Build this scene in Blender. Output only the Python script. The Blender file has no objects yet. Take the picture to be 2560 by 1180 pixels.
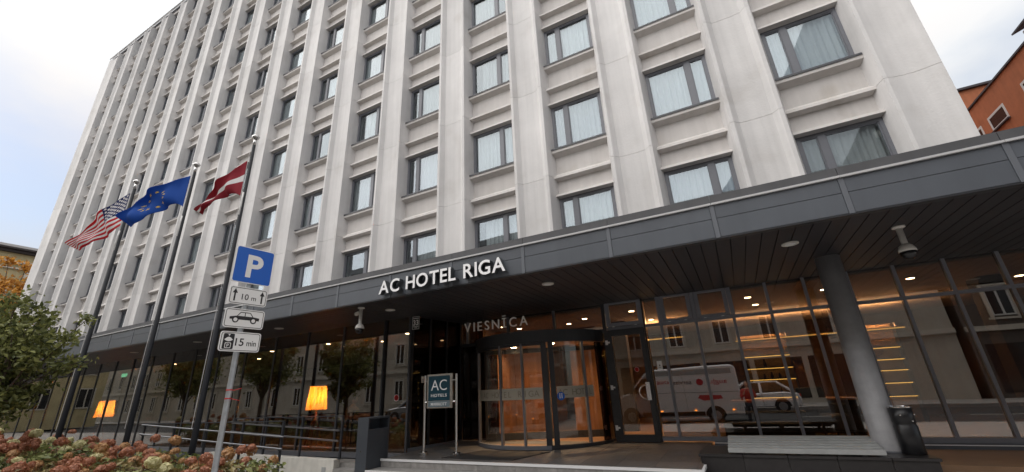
import bpy, math, random
from mathutils import Vector, Matrix
R = math.radians
random.seed(7)
S = bpy.context.scene
COL = S.collection

# ------------------------------------------------------------------ camera
cd = bpy.data.cameras.new('camera')
cam = bpy.data.objects.new('camera', cd); COL.objects.link(cam)
right = Vector((0.8837032, 0.46587031, -0.04509447)); up = Vector((0.20153982, -0.29179307, 0.93500722)); fwd = Vector((-0.42243386, 0.8353572, 0.35174989))
m = Matrix((right, up, -fwd)).transposed().to_4x4()
m.translation = Vector((-2.2689, -10.6333, 1.65))
cam.matrix_world = m
cd.sensor_fit = 'HORIZONTAL'; cd.sensor_width = 36.0; cd.lens = 1030.18 / 2560 * 36.0
cd.clip_start = 0.05; cd.clip_end = 3000
S.camera = cam

# ------------------------------------------------------------------ sky and sun
SUN_EL, SUN_AZ = 48.0, 228.0      # azimuth clockwise from +Y
w = bpy.data.worlds.new('World'); S.world = w; w.use_nodes = True
nt = w.node_tree; nt.nodes.clear()
def wn(t, **k):
    n = nt.nodes.new(t)
    for a, b in k.items(): setattr(n, a, b)
    return n
sky = wn('ShaderNodeTexSky', sky_type='NISHITA'); sky.sun_disc = False
sky.sun_elevation = R(SUN_EL); sky.sun_rotation = R(SUN_AZ); sky.air_density = 1.0; sky.dust_density = 2.0
b1 = wn('ShaderNodeBackground'); b1.inputs[1].default_value = 0.085
nt.links.new(sky.outputs[0], b1.inputs[0])
tc = wn('ShaderNodeTexCoord'); mp = wn('ShaderNodeMapping'); mp.inputs['Scale'].default_value = (1.0, 1.0, 2.2); mp.inputs['Location'].default_value = (0.0506, 1.6707, 0.1256)
nz = wn('ShaderNodeTexNoise'); nz.inputs['Scale'].default_value = 1.7; nz.inputs['Detail'].default_value = 7; nz.inputs['Roughness'].default_value = 0.52
nt.links.new(tc.outputs['Generated'], mp.inputs[0]); nt.links.new(mp.outputs[0], nz.inputs['Vector'])
cr = wn('ShaderNodeValToRGB'); cr.color_ramp.elements[0].position = 0.36; cr.color_ramp.elements[0].color = (0.34, 0.34, 0.34, 1)
cr.color_ramp.elements[1].position = 0.60; cr.color_ramp.elements[1].color = (0.97, 0.97, 0.97, 1)
cv_ = wn('ShaderNodeSeparateXYZ'); nt.links.new(tc.outputs['Generated'], cv_.inputs[0])
ca_ = wn('ShaderNodeMath', operation='MULTIPLY_ADD'); ca_.inputs[1].default_value = 0.35; nt.links.new(cv_.outputs['Z'], ca_.inputs[0]); nt.links.new(nz.outputs['Fac'], ca_.inputs[2])
cb_ = wn('ShaderNodeMath', operation='SUBTRACT'); cb_.inputs[1].default_value = 0.12; nt.links.new(ca_.outputs[0], cb_.inputs[0])
nt.links.new(cb_.outputs[0], cr.inputs[0])
nz2 = wn('ShaderNodeTexNoise'); nz2.inputs['Scale'].default_value = 1.1; nz2.inputs['Detail'].default_value = 3
nt.links.new(mp.outputs[0], nz2.inputs['Vector'])
cr2 = wn('ShaderNodeValToRGB'); cr2.color_ramp.elements[0].position = 0.40; cr2.color_ramp.elements[0].color = (0.90, 0.94, 0.97, 1)
cr2.color_ramp.elements[1].position = 0.60; cr2.color_ramp.elements[1].color = (1.0, 0.93, 0.88, 1)
nt.links.new(nz2.outputs['Fac'], cr2.inputs[0])
b2 = wn('ShaderNodeBackground')
# overcast luminance: brighter towards the zenith, (1 + 2 sin el) / 3
sx = wn('ShaderNodeSeparateXYZ'); nt.links.new(tc.outputs['Generated'], sx.inputs[0])
cl = wn('ShaderNodeMath', operation='MAXIMUM'); cl.inputs[1].default_value = 0.0; nt.links.new(sx.outputs['Z'], cl.inputs[0])
lu = wn('ShaderNodeMath', operation='MULTIPLY_ADD'); lu.inputs[1].default_value = 0.50; lu.inputs[2].default_value = 0.225; nt.links.new(cl.outputs[0], lu.inputs[0]); nt.links.new(lu.outputs[0], b2.inputs[1])
nt.links.new(cr2.outputs[0], b2.inputs[0])
mx = wn('ShaderNodeMixShader'); ow = wn('ShaderNodeOutputWorld')
nt.links.new(cr.outputs[0], mx.inputs[0]); nt.links.new(b1.outputs[0], mx.inputs[1]); nt.links.new(b2.outputs[0], mx.inputs[2]); nt.links.new(mx.outputs[0], ow.inputs[0])
sd = bpy.data.lights.new('sun', 'SUN'); sd.energy = 1.5; sd.angle = R(95); sd.color = (1.0, 0.97, 0.93)
sun = bpy.data.objects.new('sun', sd); COL.objects.link(sun)
az, el = R(SUN_AZ), R(SUN_EL)
sun.rotation_euler = (-Vector((math.sin(az) * math.cos(el), math.cos(az) * math.cos(el), math.sin(el)))).to_track_quat('-Z', 'Y').to_euler()
sun.location = (0, -20, 40)
S.view_settings.view_transform = 'Standard'; S.view_settings.look = 'None'; S.view_settings.gamma = 1.0
S.view_settings.exposure = 1.16; S.view_settings.use_curve_mapping = False
S.render.engine = 'CYCLES'
S.cycles.max_bounces = 10; S.cycles.transparent_max_bounces = 24; S.cycles.glossy_bounces = 5; S.cycles.caustics_reflective = False; S.cycles.caustics_refractive = False
S.cycles.use_denoising = True; S.cycles.sample_clamp_indirect = 6.0

# ------------------------------------------------------------------ materials
MATS = {}
def mat(name, col, rough=0.6, metal=0.0, noise=0.0, nscale=4.0, bump=0.0, bscale=40.0, emit=None, estr=0.0, streak=0.0, spec=0.5, coat=0.0, vary=0.0, col2=None, c2pos=(0.5, 0.65), c2scale=2.0):
    m = bpy.data.materials.new(name); m.use_nodes = True; MATS[name] = m
    n = m.node_tree; p = n.nodes['Principled BSDF']
    p.inputs['Base Color'].default_value = (*col, 1); p.inputs['Roughness'].default_value = rough; p.inputs['Metallic'].default_value = metal
    p.inputs['Specular IOR Level'].default_value = spec; p.inputs['Coat Weight'].default_value = coat
    if emit: p.inputs['Emission Color'].default_value = (*emit, 1); p.inputs['Emission Strength'].default_value = estr
    L = n.links.new; N = n.nodes.new
    cur = None
    if noise or streak or vary or bump or col2:
        tc = N('ShaderNodeTexCoord')
    def rgb(c):
        q = N('ShaderNodeRGB'); q.outputs[0].default_value = (*c, 1); return q.outputs[0]
    geo = None
    if noise or streak or vary or col2:
        geo = N('ShaderNodeNewGeometry')          # world position so pieces in a row do not repeat
        cur = rgb(col)
    def mul(cur, val, lo, hi, a=0.0, b=1.0):
        mr = N('ShaderNodeMapRange'); mr.inputs['From Min'].default_value = a; mr.inputs['From Max'].default_value = b
        mr.inputs['To Min'].default_value = lo; mr.inputs['To Max'].default_value = hi
        L(val, mr.inputs['Value'])
        x = N('ShaderNodeMix'); x.data_type = 'RGBA'; x.blend_type = 'MULTIPLY'; x.inputs[0].default_value = 1
        L(cur, x.inputs[6]); L(mr.outputs[0], x.inputs[7]); return x.outputs[2]
    if col2:
        t = N('ShaderNodeTexNoise'); t.inputs['Scale'].default_value = c2scale; t.inputs['Detail'].default_value = 5
        L(geo.outputs['Position'], t.inputs['Vector'])
        rr = N('ShaderNodeMapRange'); rr.inputs['From Min'].default_value = c2pos[0]; rr.inputs['From Max'].default_value = c2pos[1]
        L(t.outputs['Fac'], rr.inputs['Value'])
        x = N('ShaderNodeMix'); x.data_type = 'RGBA'; L(rr.outputs[0], x.inputs[0]); L(cur, x.inputs[6]); x.inputs[7].default_value = (*col2, 1); cur = x.outputs[2]
    if noise:
        t = N('ShaderNodeTexNoise'); t.inputs['Scale'].default_value = nscale; t.inputs['Detail'].default_value = 6; t.inputs['Roughness'].default_value = 0.6
        L(geo.outputs['Position'], t.inputs['Vector']); cur = mul(cur, t.outputs['Fac'], 1 - noise, 1 + noise, 0.25, 0.75)
    if streak:
        mp = N('ShaderNodeMapping'); mp.inputs['Scale'].default_value = (5.0, 5.0, 0.22)
        L(geo.outputs['Position'], mp.inputs[0])
        t = N('ShaderNodeTexNoise'); t.inputs['Scale'].default_value = 1.3; t.inputs['Detail'].default_value = 5
        L(mp.outputs[0], t.inputs['Vector']); cur = mul(cur, t.outputs['Fac'], 1 - streak, 1 + streak * 0.4, 0.3, 0.62)
    if vary:
        oi = N('ShaderNodeObjectInfo'); cur = mul(cur, oi.outputs['Random'], 1 - vary, 1 + vary)
    if cur is not None: L(cur, p.inputs['Base Color'])
    if bump:
        t = N('ShaderNodeTexNoise'); t.inputs['Scale'].default_value = bscale; t.inputs['Detail'].default_value = 4
        L(tc.outputs['Object'], t.inputs['Vector'])
        b = N('ShaderNodeBump'); b.inputs['Strength'].default_value = bump; b.inputs['Distance'].default_value = 0.02
        L(t.outputs['Fac'], b.inputs['Height']); L(b.outputs[0], p.inputs['Normal'])
    return m
def glass_mat(name, tint, r0, wav=0.0):
    m = bpy.data.materials.new(name); m.use_nodes = True; MATS[name] = m
    n = m.node_tree; n.nodes.clear(); N = n.nodes.new; L = n.links.new
    g = N('ShaderNodeNewGeometry'); d = N('ShaderNodeVectorMath'); d.operation = 'DOT_PRODUCT'
    L(g.outputs['Incoming'], d.inputs[0]); L(g.outputs['True Normal'], d.inputs[1])
    a = N('ShaderNodeMath'); a.operation = 'ABSOLUTE'; L(d.outputs['Value'], a.inputs[0])
    s = N('ShaderNodeMath'); s.operation = 'SUBTRACT'; s.inputs[0].default_value = 1; L(a.outputs[0], s.inputs[1])
    p = N('ShaderNodeMath'); p.operation = 'POWER'; p.inputs[1].default_value = 5; L(s.outputs[0], p.inputs[0])
    ma = N('ShaderNodeMath'); ma.operation = 'MULTIPLY_ADD'; ma.inputs[1].default_value = 1 - r0; ma.inputs[2].default_value = r0; L(p.outputs[0], ma.inputs[0])
    t = N('ShaderNodeBsdfTransparent'); t.inputs[0].default_value = (*tint, 1)
    gl = N('ShaderNodeBsdfGlossy'); gl.inputs['Roughness'].default_value = 0.0; gl.inputs[0].default_value = (0.88, 0.95, 1, 1) if 'up' in name else (0.97, 0.97, 0.96, 1)
    if wav:
        tc = N('ShaderNodeNewGeometry'); nzz = N('ShaderNodeTexNoise'); nzz.inputs['Scale'].default_value = 0.9; nzz.inputs['Detail'].default_value = 1
        L(tc.outputs['Position'], nzz.inputs['Vector'])
        b = N('ShaderNodeBump'); b.inputs['Strength'].default_value = wav; b.inputs['Distance'].default_value = 0.02
        L(nzz.outputs['Fac'], b.inputs['Height']); L(b.outputs[0], gl.inputs['Normal'])
    mx = N('ShaderNodeMixShader'); L(ma.outputs[0], mx.inputs[0]); L(t.outputs[0], mx.inputs[1]); L(gl.outputs[0], mx.inputs[2])
    o = N('ShaderNodeOutputMaterial'); L(mx.outputs[0], o.inputs[0])
    return m
def leaf_mat(name, col, vary=0.35, hue=0.0, col2=None):
    m = bpy.data.materials.new(name); m.use_nodes = True; MATS[name] = m
    n = m.node_tree; n.nodes.clear(); N = n.nodes.new; L = n.links.new
    g = N('ShaderNodeNewGeometry'); r = N('ShaderNodeValToRGB')
    c2 = col2 or tuple(min(1, c * (1 + vary)) for c in col)
    r.color_ramp.elements[0].color = (*[c * (1 - vary) for c in col], 1); r.color_ramp.elements[1].color = (*c2, 1)
    L(g.outputs['Random Per Island'], r.inputs[0])
    d = N('ShaderNodeBsdfDiffuse'); t = N('ShaderNodeBsdfTranslucent'); L(r.outputs[0], d.inputs[0]); L(r.outputs[0], t.inputs[0])
    gl = N('ShaderNodeBsdfGlossy'); gl.inputs['Roughness'].default_value = 0.45; gl.inputs[0].default_value = (0.5, 0.5, 0.5, 1)
    mx = N('ShaderNodeMixShader'); mx.inputs[0].default_value = 0.3; L(d.outputs[0], mx.inputs[1]); L(t.outputs[0], mx.inputs[2])
    m2 = N('ShaderNodeMixShader'); m2.inputs[0].default_value = 0.06; L(mx.outputs[0], m2.inputs[1]); L(gl.outputs[0], m2.inputs[2])
    o = N('ShaderNodeOutputMaterial'); L(m2.outputs[0], o.inputs[0]); return m

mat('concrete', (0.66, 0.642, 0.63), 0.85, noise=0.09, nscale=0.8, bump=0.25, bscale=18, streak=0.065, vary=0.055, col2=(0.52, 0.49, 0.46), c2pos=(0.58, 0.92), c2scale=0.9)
mat('concrete_shaded', (0.595, 0.565, 0.542), 0.85, noise=0.05, nscale=1.5, bump=0.15, bscale=25, streak=0.06, vary=0.05, col2=(0.50, 0.46, 0.42), c2pos=(0.55, 0.8), c2scale=1.6)  # same concrete, darker and warmer: recess shade put into the colour
mat('concrete_trim', (0.62, 0.585, 0.53), 0.8, noise=0.06, nscale=3.0, vary=0.02)
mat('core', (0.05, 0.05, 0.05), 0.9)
mat('frame_low_lit', (0.20, 0.205, 0.235), 0.4, noise=0.08, nscale=8)  # same frame paint made paler: light on the mullions put into the colour
mat('frame', (0.145, 0.15, 0.17), 0.42, noise=0.08, nscale=8)
mat('sill_metal', (0.05, 0.052, 0.06), 0.4)
mat('frame_mid', (0.05, 0.052, 0.06), 0.45)
mat('frame_black', (0.022, 0.023, 0.027), 0.4, noise=0.1, nscale=6)
mat('fascia', (0.088, 0.098, 0.115), 0.45, noise=0.10, nscale=1.5, vary=0.06, streak=0.06)
mat('fascia_strip', (0.13, 0.14, 0.16), 0.4)
mat('fascia_top', (0.075, 0.075, 0.08), 0.55, noise=0.12, nscale=3, streak=0.1)
mat('white_trim', (0.75, 0.75, 0.76), 0.4)
mat('soffit', (0.028, 0.027, 0.031), 0.55, noise=0.1, nscale=5, vary=0.12)
mat('drip_metal', (0.50, 0.50, 0.51), 0.4)
mat('soffit_gap', (0.004, 0.004, 0.004), 0.9)
mat('letter_white', (0.92, 0.92, 0.93), 0.4)
mat('letter_side', (0.05, 0.055, 0.06), 0.5)
mat('letter_steel', (0.78, 0.77, 0.75), 0.5, metal=0.0)
mat('steel', (0.62, 0.61, 0.60), 0.22, metal=1.0, noise=0.08, nscale=6)
mat('galv', (0.42, 0.44, 0.46), 0.45, metal=0.6, noise=0.18, nscale=14)
mat('pole_black', (0.018, 0.020, 0.025), 0.65, spec=0.3, noise=0.15, nscale=4)
mat('rail', (0.035, 0.038, 0.046), 0.38)
mat('rail_lit', (0.22, 0.225, 0.24), 0.3, metal=0.8)  # paler than the other rail parts: lit look put into the colour
mat('column', (0.36, 0.36, 0.375), 0.5, noise=0.18, nscale=4, bump=0.12, bscale=40, streak=0.10)
mat('granite', (0.10, 0.097, 0.097), 0.4, noise=0.25, nscale=14, vary=0.14, bump=0.05, bscale=80)
mat('granite_dark', (0.022, 0.020, 0.021), 0.3, noise=0.3, nscale=18, vary=0.12)
mat('granite_step', (0.26, 0.25, 0.24), 0.55, noise=0.3, nscale=9, vary=0.15)
mat('joint', (0.16, 0.15, 0.145), 0.9)
mat('joint_dark', (0.03, 0.03, 0.03), 0.9)
mat('mat_black', (0.012, 0.011, 0.012), 0.9, noise=0.2, nscale=30)
mat('bench_grey', (0.36, 0.37, 0.37), 0.55, noise=0.12, nscale=10, streak=0.05)
mat('bin_grey', (0.055, 0.062, 0.074), 0.42, noise=0.06, nscale=5)
mat('bin_black', (0.012, 0.012, 0.014), 0.35)
mat('white_wall', (0.66, 0.64, 0.59), 0.8, noise=0.1, nscale=5, streak=0.08, bump=0.15, bscale=30)
mat('paving', (0.33, 0.315, 0.30), 0.85, noise=0.25, nscale=3, vary=0.15, bump=0.2, bscale=40)
mat('asphalt', (0.05, 0.05, 0.052), 0.85, noise=0.3, nscale=2, bump=0.4, bscale=90)
mat('kerb', (0.28, 0.27, 0.26), 0.8, noise=0.2, nscale=4, vary=0.1)
mat('road_paint', (0.6, 0.6, 0.58), 0.7, noise=0.2, nscale=6)
mat('soil', (0.055, 0.04, 0.03), 0.95, noise=0.4, nscale=8, bump=0.6, bscale=30)
mat('sign_blue', (0.004, 0.11, 0.52), 0.35)
mat('sign_white', (0.80, 0.80, 0.79), 0.4)
mat('sign_black', (0.012, 0.012, 0.013), 0.5)
mat('sign_teal', (0.008, 0.055, 0.085), 0.3)
mat('sign_grey', (0.17, 0.22, 0.25), 0.35)
mat('plate_band', (0.42, 0.38, 0.31), 0.5)
mat('band_text', (0.24, 0.21, 0.165), 0.5)
mat('red_paint', (0.55, 0.02, 0.02), 0.4)
mat('cam_white', (0.62, 0.60, 0.57), 0.4)
mat('cam_dark', (0.008, 0.008, 0.01), 0.1)
mat('lamp_ring', (0.55, 0.54, 0.50), 0.4)
mat('curtain', (0.46, 0.46, 0.445), 0.9, vary=0.22)
mat('wood', (0.30, 0.15, 0.07), 0.4, noise=0.2, nscale=3, streak=0.25)
mat('shelf_back', (0.45, 0.28, 0.12), 0.6)
mat('wood_floor', (0.22, 0.13, 0.075), 0.35, noise=0.15, nscale=3)
mat('lobby_wall', (0.13, 0.08, 0.05), 0.7, noise=0.1, nscale=2)
mat('lobby_ceiling', (0.55, 0.42, 0.32), 0.8)
mat('lobby_dark', (0.03, 0.022, 0.018), 0.6)
mat('led_dim', (0.9, 0.6, 0.2), 0.5, emit=(1.0, 0.60, 0.14), estr=0.6)
mat('led', (0.9, 0.6, 0.2), 0.5, emit=(1.0, 0.58, 0.12), estr=1.2)
mat('downlight', (0.9, 0.8, 0.6), 0.5, emit=(1.0, 0.72, 0.40), estr=26.0)
sm_ = mat('shade', (0.9, 0.5, 0.10), 0.8, emit=(1.0, 0.36, 0.03), estr=0.55)
_n = sm_.node_tree; _t = _n.nodes.new('ShaderNodeBsdfTranslucent'); _t.inputs[0].default_value = (0.95, 0.55, 0.10, 1); _a = _n.nodes.new('ShaderNodeAddShader')
_n.links.new(_n.nodes['Principled BSDF'].outputs[0], _a.inputs[0]); _n.links.new(_t.outputs[0], _a.inputs[1]); _n.links.new(_a.outputs[0], _n.nodes['Material Output'].inputs[0])
mat('exit_green', (0.0, 0.4, 0.15), 0.5, emit=(0.2, 1.0, 0.55), estr=0.8)
mat('chair_black', (0.012, 0.011, 0.011), 0.6)
mat('brick', (0.48, 0.165, 0.075), 0.85, noise=0.14, nscale=2.0, streak=0.08, bump=0.3, bscale=30)
mat('brick_roof', (0.05, 0.04, 0.045), 0.6)
mat('yellow_wall', (0.50, 0.43, 0.25), 0.85, noise=0.1, nscale=1.0, streak=0.1)
mat('roof_dark', (0.035, 0.028, 0.028), 0.7)
mat('opp_wall', (0.48, 0.45, 0.39), 0.85, noise=0.12, nscale=1.0, streak=0.08)
mat('opp_trim', (0.58, 0.55, 0.48), 0.8, noise=0.1, nscale=2)
mat('opp_dark', (0.10, 0.085, 0.075), 0.7, noise=0.1)
mat('win_white', (0.72, 0.72, 0.70), 0.5)
mat('win_dark', (0.02, 0.022, 0.025), 0.08)
mat('van_white', (0.84, 0.84, 0.85), 0.25, coat=0.6)
mat('car_dark', (0.03, 0.035, 0.05), 0.2, coat=0.8)
mat('car_silver', (0.45, 0.46, 0.48), 0.25, metal=0.6, coat=0.6)
mat('car_glass', (0.012, 0.014, 0.016), 0.05)
mat('tyre', (0.014, 0.014, 0.014), 0.8)
mat('rim', (0.45, 0.45, 0.46), 0.3, metal=0.8)
mat('lamp_red', (0.5, 0.02, 0.01), 0.3)
mat('lamp_amber', (0.9, 0.3, 0.03), 0.3, emit=(1, 0.3, 0.03), estr=3.0)
mat('text_red', (0.55, 0.03, 0.05), 0.4)
mat('text_dark', (0.08, 0.08, 0.10), 0.4)
mat('skin', (0.50, 0.30, 0.22), 0.6)
mat('hair', (0.03, 0.02, 0.015), 0.7)
mat('jacket_red', (0.42, 0.012, 0.015), 0.7, noise=0.15, nscale=10)
mat('jacket_beige', (0.40, 0.29, 0.18), 0.8, noise=0.15, nscale=10)
mat('trousers', (0.03, 0.03, 0.04), 0.8)
mat('bark', (0.10, 0.075, 0.055), 0.9, noise=0.3, nscale=12, bump=0.5, bscale=30)
mat('stem', (0.10, 0.08, 0.04), 0.8)
def cloth_mat(name, col):
    m = mat(name, col, 0.85); n = m.node_tree; t = n.nodes.new('ShaderNodeBsdfTranslucent'); t.inputs[0].default_value = (*col, 1); x = n.nodes.new('ShaderNodeMixShader'); x.inputs[0].default_value = 0.42
    n.links.new(n.nodes['Principled BSDF'].outputs[0], x.inputs[1]); n.links.new(t.outputs[0], x.inputs[2]); n.links.new(x.outputs[0], n.nodes['Material Output'].inputs[0])
for _k, _c in (('flag_red', (0.66, 0.03, 0.045)), ('flag_white', (0.88, 0.86, 0.86)), ('flag_navy', (0.025, 0.04, 0.16)), ('flag_eu', (0.014, 0.10, 0.46)), ('flag_yellow', (0.85, 0.65, 0.06)), ('flag_maroon', (0.38, 0.03, 0.05))): cloth_mat(_k, _c)
glass_mat('glass_up', (0.85, 0.885, 0.90), 0.10, 0.06)
glass_mat('glass_low', (0.60, 0.57, 0.54), 0.17, 0.06)
glass_mat('glass_door', (0.93, 0.90, 0.87), 0.04, 0.0)
glass_mat('glass_black', (0.22, 0.19, 0.18), 0.06, 0.0)
leaf_mat('leaf_green', (0.12, 0.155, 0.05), 0.45, col2=(0.30, 0.31, 0.10))
leaf_mat('leaf_orange', (0.48, 0.19, 0.03), 0.3, col2=(0.66, 0.33, 0.05))
leaf_mat('leaf_bed', (0.12, 0.17, 0.055), 0.4, col2=(0.32, 0.34, 0.12))
leaf_mat('leaf_brown', (0.20, 0.12, 0.05), 0.4, col2=(0.33, 0.27, 0.11))
leaf_mat('head_rust', (0.42, 0.155, 0.085), 0.3, col2=(0.54, 0.24, 0.14))
leaf_mat('head_tan', (0.48, 0.24, 0.10), 0.3, col2=(0.60, 0.35, 0.16))
leaf_mat('head_cream', (0.62, 0.58, 0.28), 0.2, col2=(0.78, 0.72, 0.42))

# ------------------------------------------------------------------ mesh helpers
class MB:
    def __init__(s): s.v = []; s.f = []; s.mi = []
    def add(s, vs, fs, mi=0):
        o = len(s.v); s.v += [tuple(x) for x in vs]; s.f += [tuple(i + o for i in f) for f in fs]; s.mi += [mi] * len(fs); return s
    def box(s, x0, x1, y0, y1, z0, z1, mi=0):
        v = [(x, y, z) for z in (z0, z1) for y in (y0, y1) for x in (x0, x1)]
        return s.add(v, [(0, 2, 3, 1), (4, 5, 7, 6), (0, 1, 5, 4), (2, 6, 7, 3), (0, 4, 6, 2), (1, 3, 7, 5)], mi)
    def prism(s, poly, axis, a, b, mi=0):
        """poly: list of 2D points; axis 'x': (y,z) extruded in x; 'y': (x,z); 'z': (x,y)"""
        def P(p, t): return (t, p[0], p[1]) if axis == 'x' else ((p[0], t, p[1]) if axis == 'y' else (p[0], p[1], t))
        n = len(poly); v = [P(p, a) for p in poly] + [P(p, b) for p in poly]
        f = [tuple(range(n - 1, -1, -1)), tuple(range(n, 2 * n))] + [(i, (i + 1) % n, n + (i + 1) % n, n + i) for i in range(n)]
        return s.add(v, f, mi)
    def tube(s, p0, p1, r0, r1=None, n=10, caps=True, mi=0):
        r1 = r0 if r1 is None else r1
        p0, p1 = Vector(p0), Vector(p1); d = (p1 - p0).normalized()
        a = d.orthogonal().normalized(); b = d.cross(a)
        v = [p0 + (a * math.cos(2 * math.pi * i / n) + b * math.sin(2 * math.pi * i / n)) * r0 for i in range(n)]
        v += [p1 + (a * math.cos(2 * math.pi * i / n) + b * math.sin(2 * math.pi * i / n)) * r1 for i in range(n)]
        f = [(i, (i + 1) % n, n + (i + 1) % n, n + i) for i in range(n)]
        if caps: f += [tuple(range(n - 1, -1, -1)), tuple(range(n, 2 * n))]
        return s.add(v, f, mi)
    def lathe(s, prof, c=(0, 0, 0), n=16, mi=0):
        v = []; m_ = len(prof)
        for r, z in prof: v += [(c[0] + r * math.cos(2 * math.pi * i / n), c[1] + r * math.sin(2 * math.pi * i / n), c[2] + z) for i in range(n)]
        f = [(j * n + i, j * n + (i + 1) % n, (j + 1) * n + (i + 1) % n, (j + 1) * n + i) for j in range(m_ - 1) for i in range(n)]
        f += [tuple(range(n - 1, -1, -1)), tuple(range((m_ - 1) * n, m_ * n))]
        return s.add(v, f, mi)
    def mesh(s, mats, smooth=False, bevel=0.0):
        me = bpy.data.meshes.new('mesh'); me.from_pydata(s.v, [], s.f)
        for q in ([mats] if isinstance(mats, str) else mats): me.materials.append(MATS[q])
        me.polygons.foreach_set('material_index', s.mi)
        if smooth: me.polygons.foreach_set('use_smooth', [True] * len(me.polygons))
        me.update()
        if bevel:
            import bmesh
            bm = bmesh.new(); bm.from_mesh(me); bmesh.ops.recalc_face_normals(bm, faces=bm.faces)
            bmesh.ops.bevel(bm, geom=list(bm.edges), offset=bevel, segments=1, affect='EDGES'); bm.to_mesh(me); bm.free()
        else:
            import bmesh
            bm = bmesh.new(); bm.from_mesh(me); bmesh.ops.recalc_face_normals(bm, faces=bm.faces); bm.to_mesh(me); bm.free()
        return me
def link(name, me, parent=None, loc=(0, 0, 0), rz=0.0, scale=None):
    o = bpy.data.objects.new(name, me); COL.objects.link(o); o.location = loc; o.rotation_euler = (0, 0, rz)
    if scale: o.scale = scale
    if parent: o.parent = parent
    return o
def obj(name, mb, mats, parent=None, loc=(0, 0, 0), rz=0.0, smooth=False, bevel=0.0):
    return link(name, mb.mesh(mats, smooth, bevel), parent, loc, rz)
def box(name, mats, parent, x0, x1, y0, y1, z0, z1, bevel=0.0):
    return obj(name, MB().box(x0, x1, y0, y1, z0, z1), mats, parent, bevel=bevel)
def tag(o, label, cat, group=None):
    o['label'] = label; o['category'] = cat
    if group: o['group'] = group
    return o
def thing(name, label, cat, loc=(0, 0, 0), rz=0.0, group=None):
    o = bpy.data.objects.new(name, None); COL.objects.link(o); o.location = loc; o.rotation_euler = (0, 0, rz); o.empty_display_size = 0.2
    return tag(o, label, cat, group)
def struct(o): o['kind'] = 'structure'; return o
def stuff(o): o['kind'] = 'stuff'; return o
def copy_tree(o, parent=None):
    c = o.copy(); COL.objects.link(c); c.parent = parent
    for ch in list(o.children): copy_tree(ch, c)
    return c
TXT = {}
def text_mesh(t, cap, ext, mats, bold=0.0, spacing=1.0, xs=1.0):
    """mesh in the XZ plane facing -Y, baseline z=0, left x=0; capital height = cap"""
    cu = bpy.data.curves.new('text', 'FONT'); cu.body = t; cu.size = 1.0; cu.offset = bold; cu.extrude = 0.0; cu.space_character = spacing; cu.resolution_u = 4
    o = bpy.data.objects.new('text', cu); COL.objects.link(o)
    dg = bpy.context.evaluated_depsgraph_get(); dg.update()
    me = bpy.data.meshes.new_from_object(o.evaluated_get(dg))
    bpy.data.objects.remove(o); bpy.data.curves.remove(cu)
    k = cap / 0.729
    import bmesh
    bm = bmesh.new(); bm.from_mesh(me); bmesh.ops.remove_doubles(bm, verts=bm.verts, dist=1e-5)
    xm = min(v.co.x for v in bm.verts)
    for v in bm.verts: v.co = Vector(((v.co.x - xm) * k * xs, 0, v.co.y * k))
    faces = list(bm.faces)
    r = bmesh.ops.extrude_face_region(bm, geom=faces)
    for g in r['geom']:
        if isinstance(g, bmesh.types.BMVert): g.co.y -= ext
    bmesh.ops.recalc_face_normals(bm, faces=bm.faces)
    two = not isinstance(mats, str)
    for f in bm.faces: f.material_index = 0 if (not two or f.normal.y < -0.9) else 1
    me.materials.clear()
    for q in ([mats] if isinstance(mats, str) else mats): me.materials.append(MATS[q])
    bm.to_mesh(me); bm.free()
    me.polygons.foreach_set('use_smooth', [False] * len(me.polygons)); me.update()
    return me
def width(me): return max(v.co.x for v in me.vertices)
def letters(parent, word, x, y, z, cap, ext, mats, gap, space, bold=0.0, fit=None, name='letter'):
    ms = [None if ch == ' ' else text_mesh(ch, cap, ext, mats, bold) for ch in word]
    tot = sum((space if q is None else width(q) + gap) for q in ms) - gap
    k = (fit / tot) if fit else 1.0
    for q in ms:
        if q is None: x += space * k; continue
        if k != 1.0:
            for v in q.vertices: v.co.x *= k
        link(name, q, parent, (x, y, z)); x += width(q) + gap * k
    return x

# ------------------------------------------------------------------ ground, road, pavements
g = MB(); g.add([(-900, -900, -0.16), (900, -900, -0.16), (900, 900, -0.16), (-900, 900, -0.16)], [(0, 1, 2, 3)])
struct(obj('ground', g, 'asphalt'))
def sst(a, b, x):
    t = max(0, min(1, (x - a) / (b - a))); return t * t * (3 - 2 * t)
def zg(x, y): return 0.40 * sst(-1.0, 0.0, x) * sst(-7.0, -1.2, y)
pv = MB(); xs = [-90, -50, -30, -12, -6, -3, -2, -1.0, -0.8, -0.6, -0.4, -0.2, 0, 0.5, 1, 2, 4, 8, 20, 60]; ys = [-10.95, -8, -7, -6, -5, -4, -3.5, -3, -2.5, -2, -1.5, -1.2, -0.7, -0.2]
pv.add([(x, y, zg(x, y)) for y in ys for x in xs], [(j * len(xs) + i, j * len(xs) + i + 1, (j + 1) * len(xs) + i + 1, (j + 1) * len(xs) + i) for j in range(len(ys) - 1) for i in range(len(xs) - 1)])
pav = struct(obj('pavement', pv, 'paving'))
for i in range(-2, 8):
    for j in range(9):
        x0, y0 = 0.02 + i * 0.5 + (0.25 if j % 2 else 0), -0.72 - (j + 1) * 0.4
        x1, y1 = x0 + 0.485, y0 + 0.385
        if x0 < -0.16: continue
        mb = MB(); dz = 0.012 + random.uniform(-0.002, 0.002)
        tp = [(x0, y0), (x1, y0), (x1, y1), (x0, y1)]
        mb.add([(x, y, zg(x, y) + dz) for x, y in tp] + [(x, y, zg(x, y) - 0.03) for x, y in tp], [(0, 1, 2, 3), (0, 4, 5, 1), (1, 5, 6, 2), (2, 6, 7, 3), (3, 7, 4, 0)])
        obj('paving_slab', mb, 'paving', pav)
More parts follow.
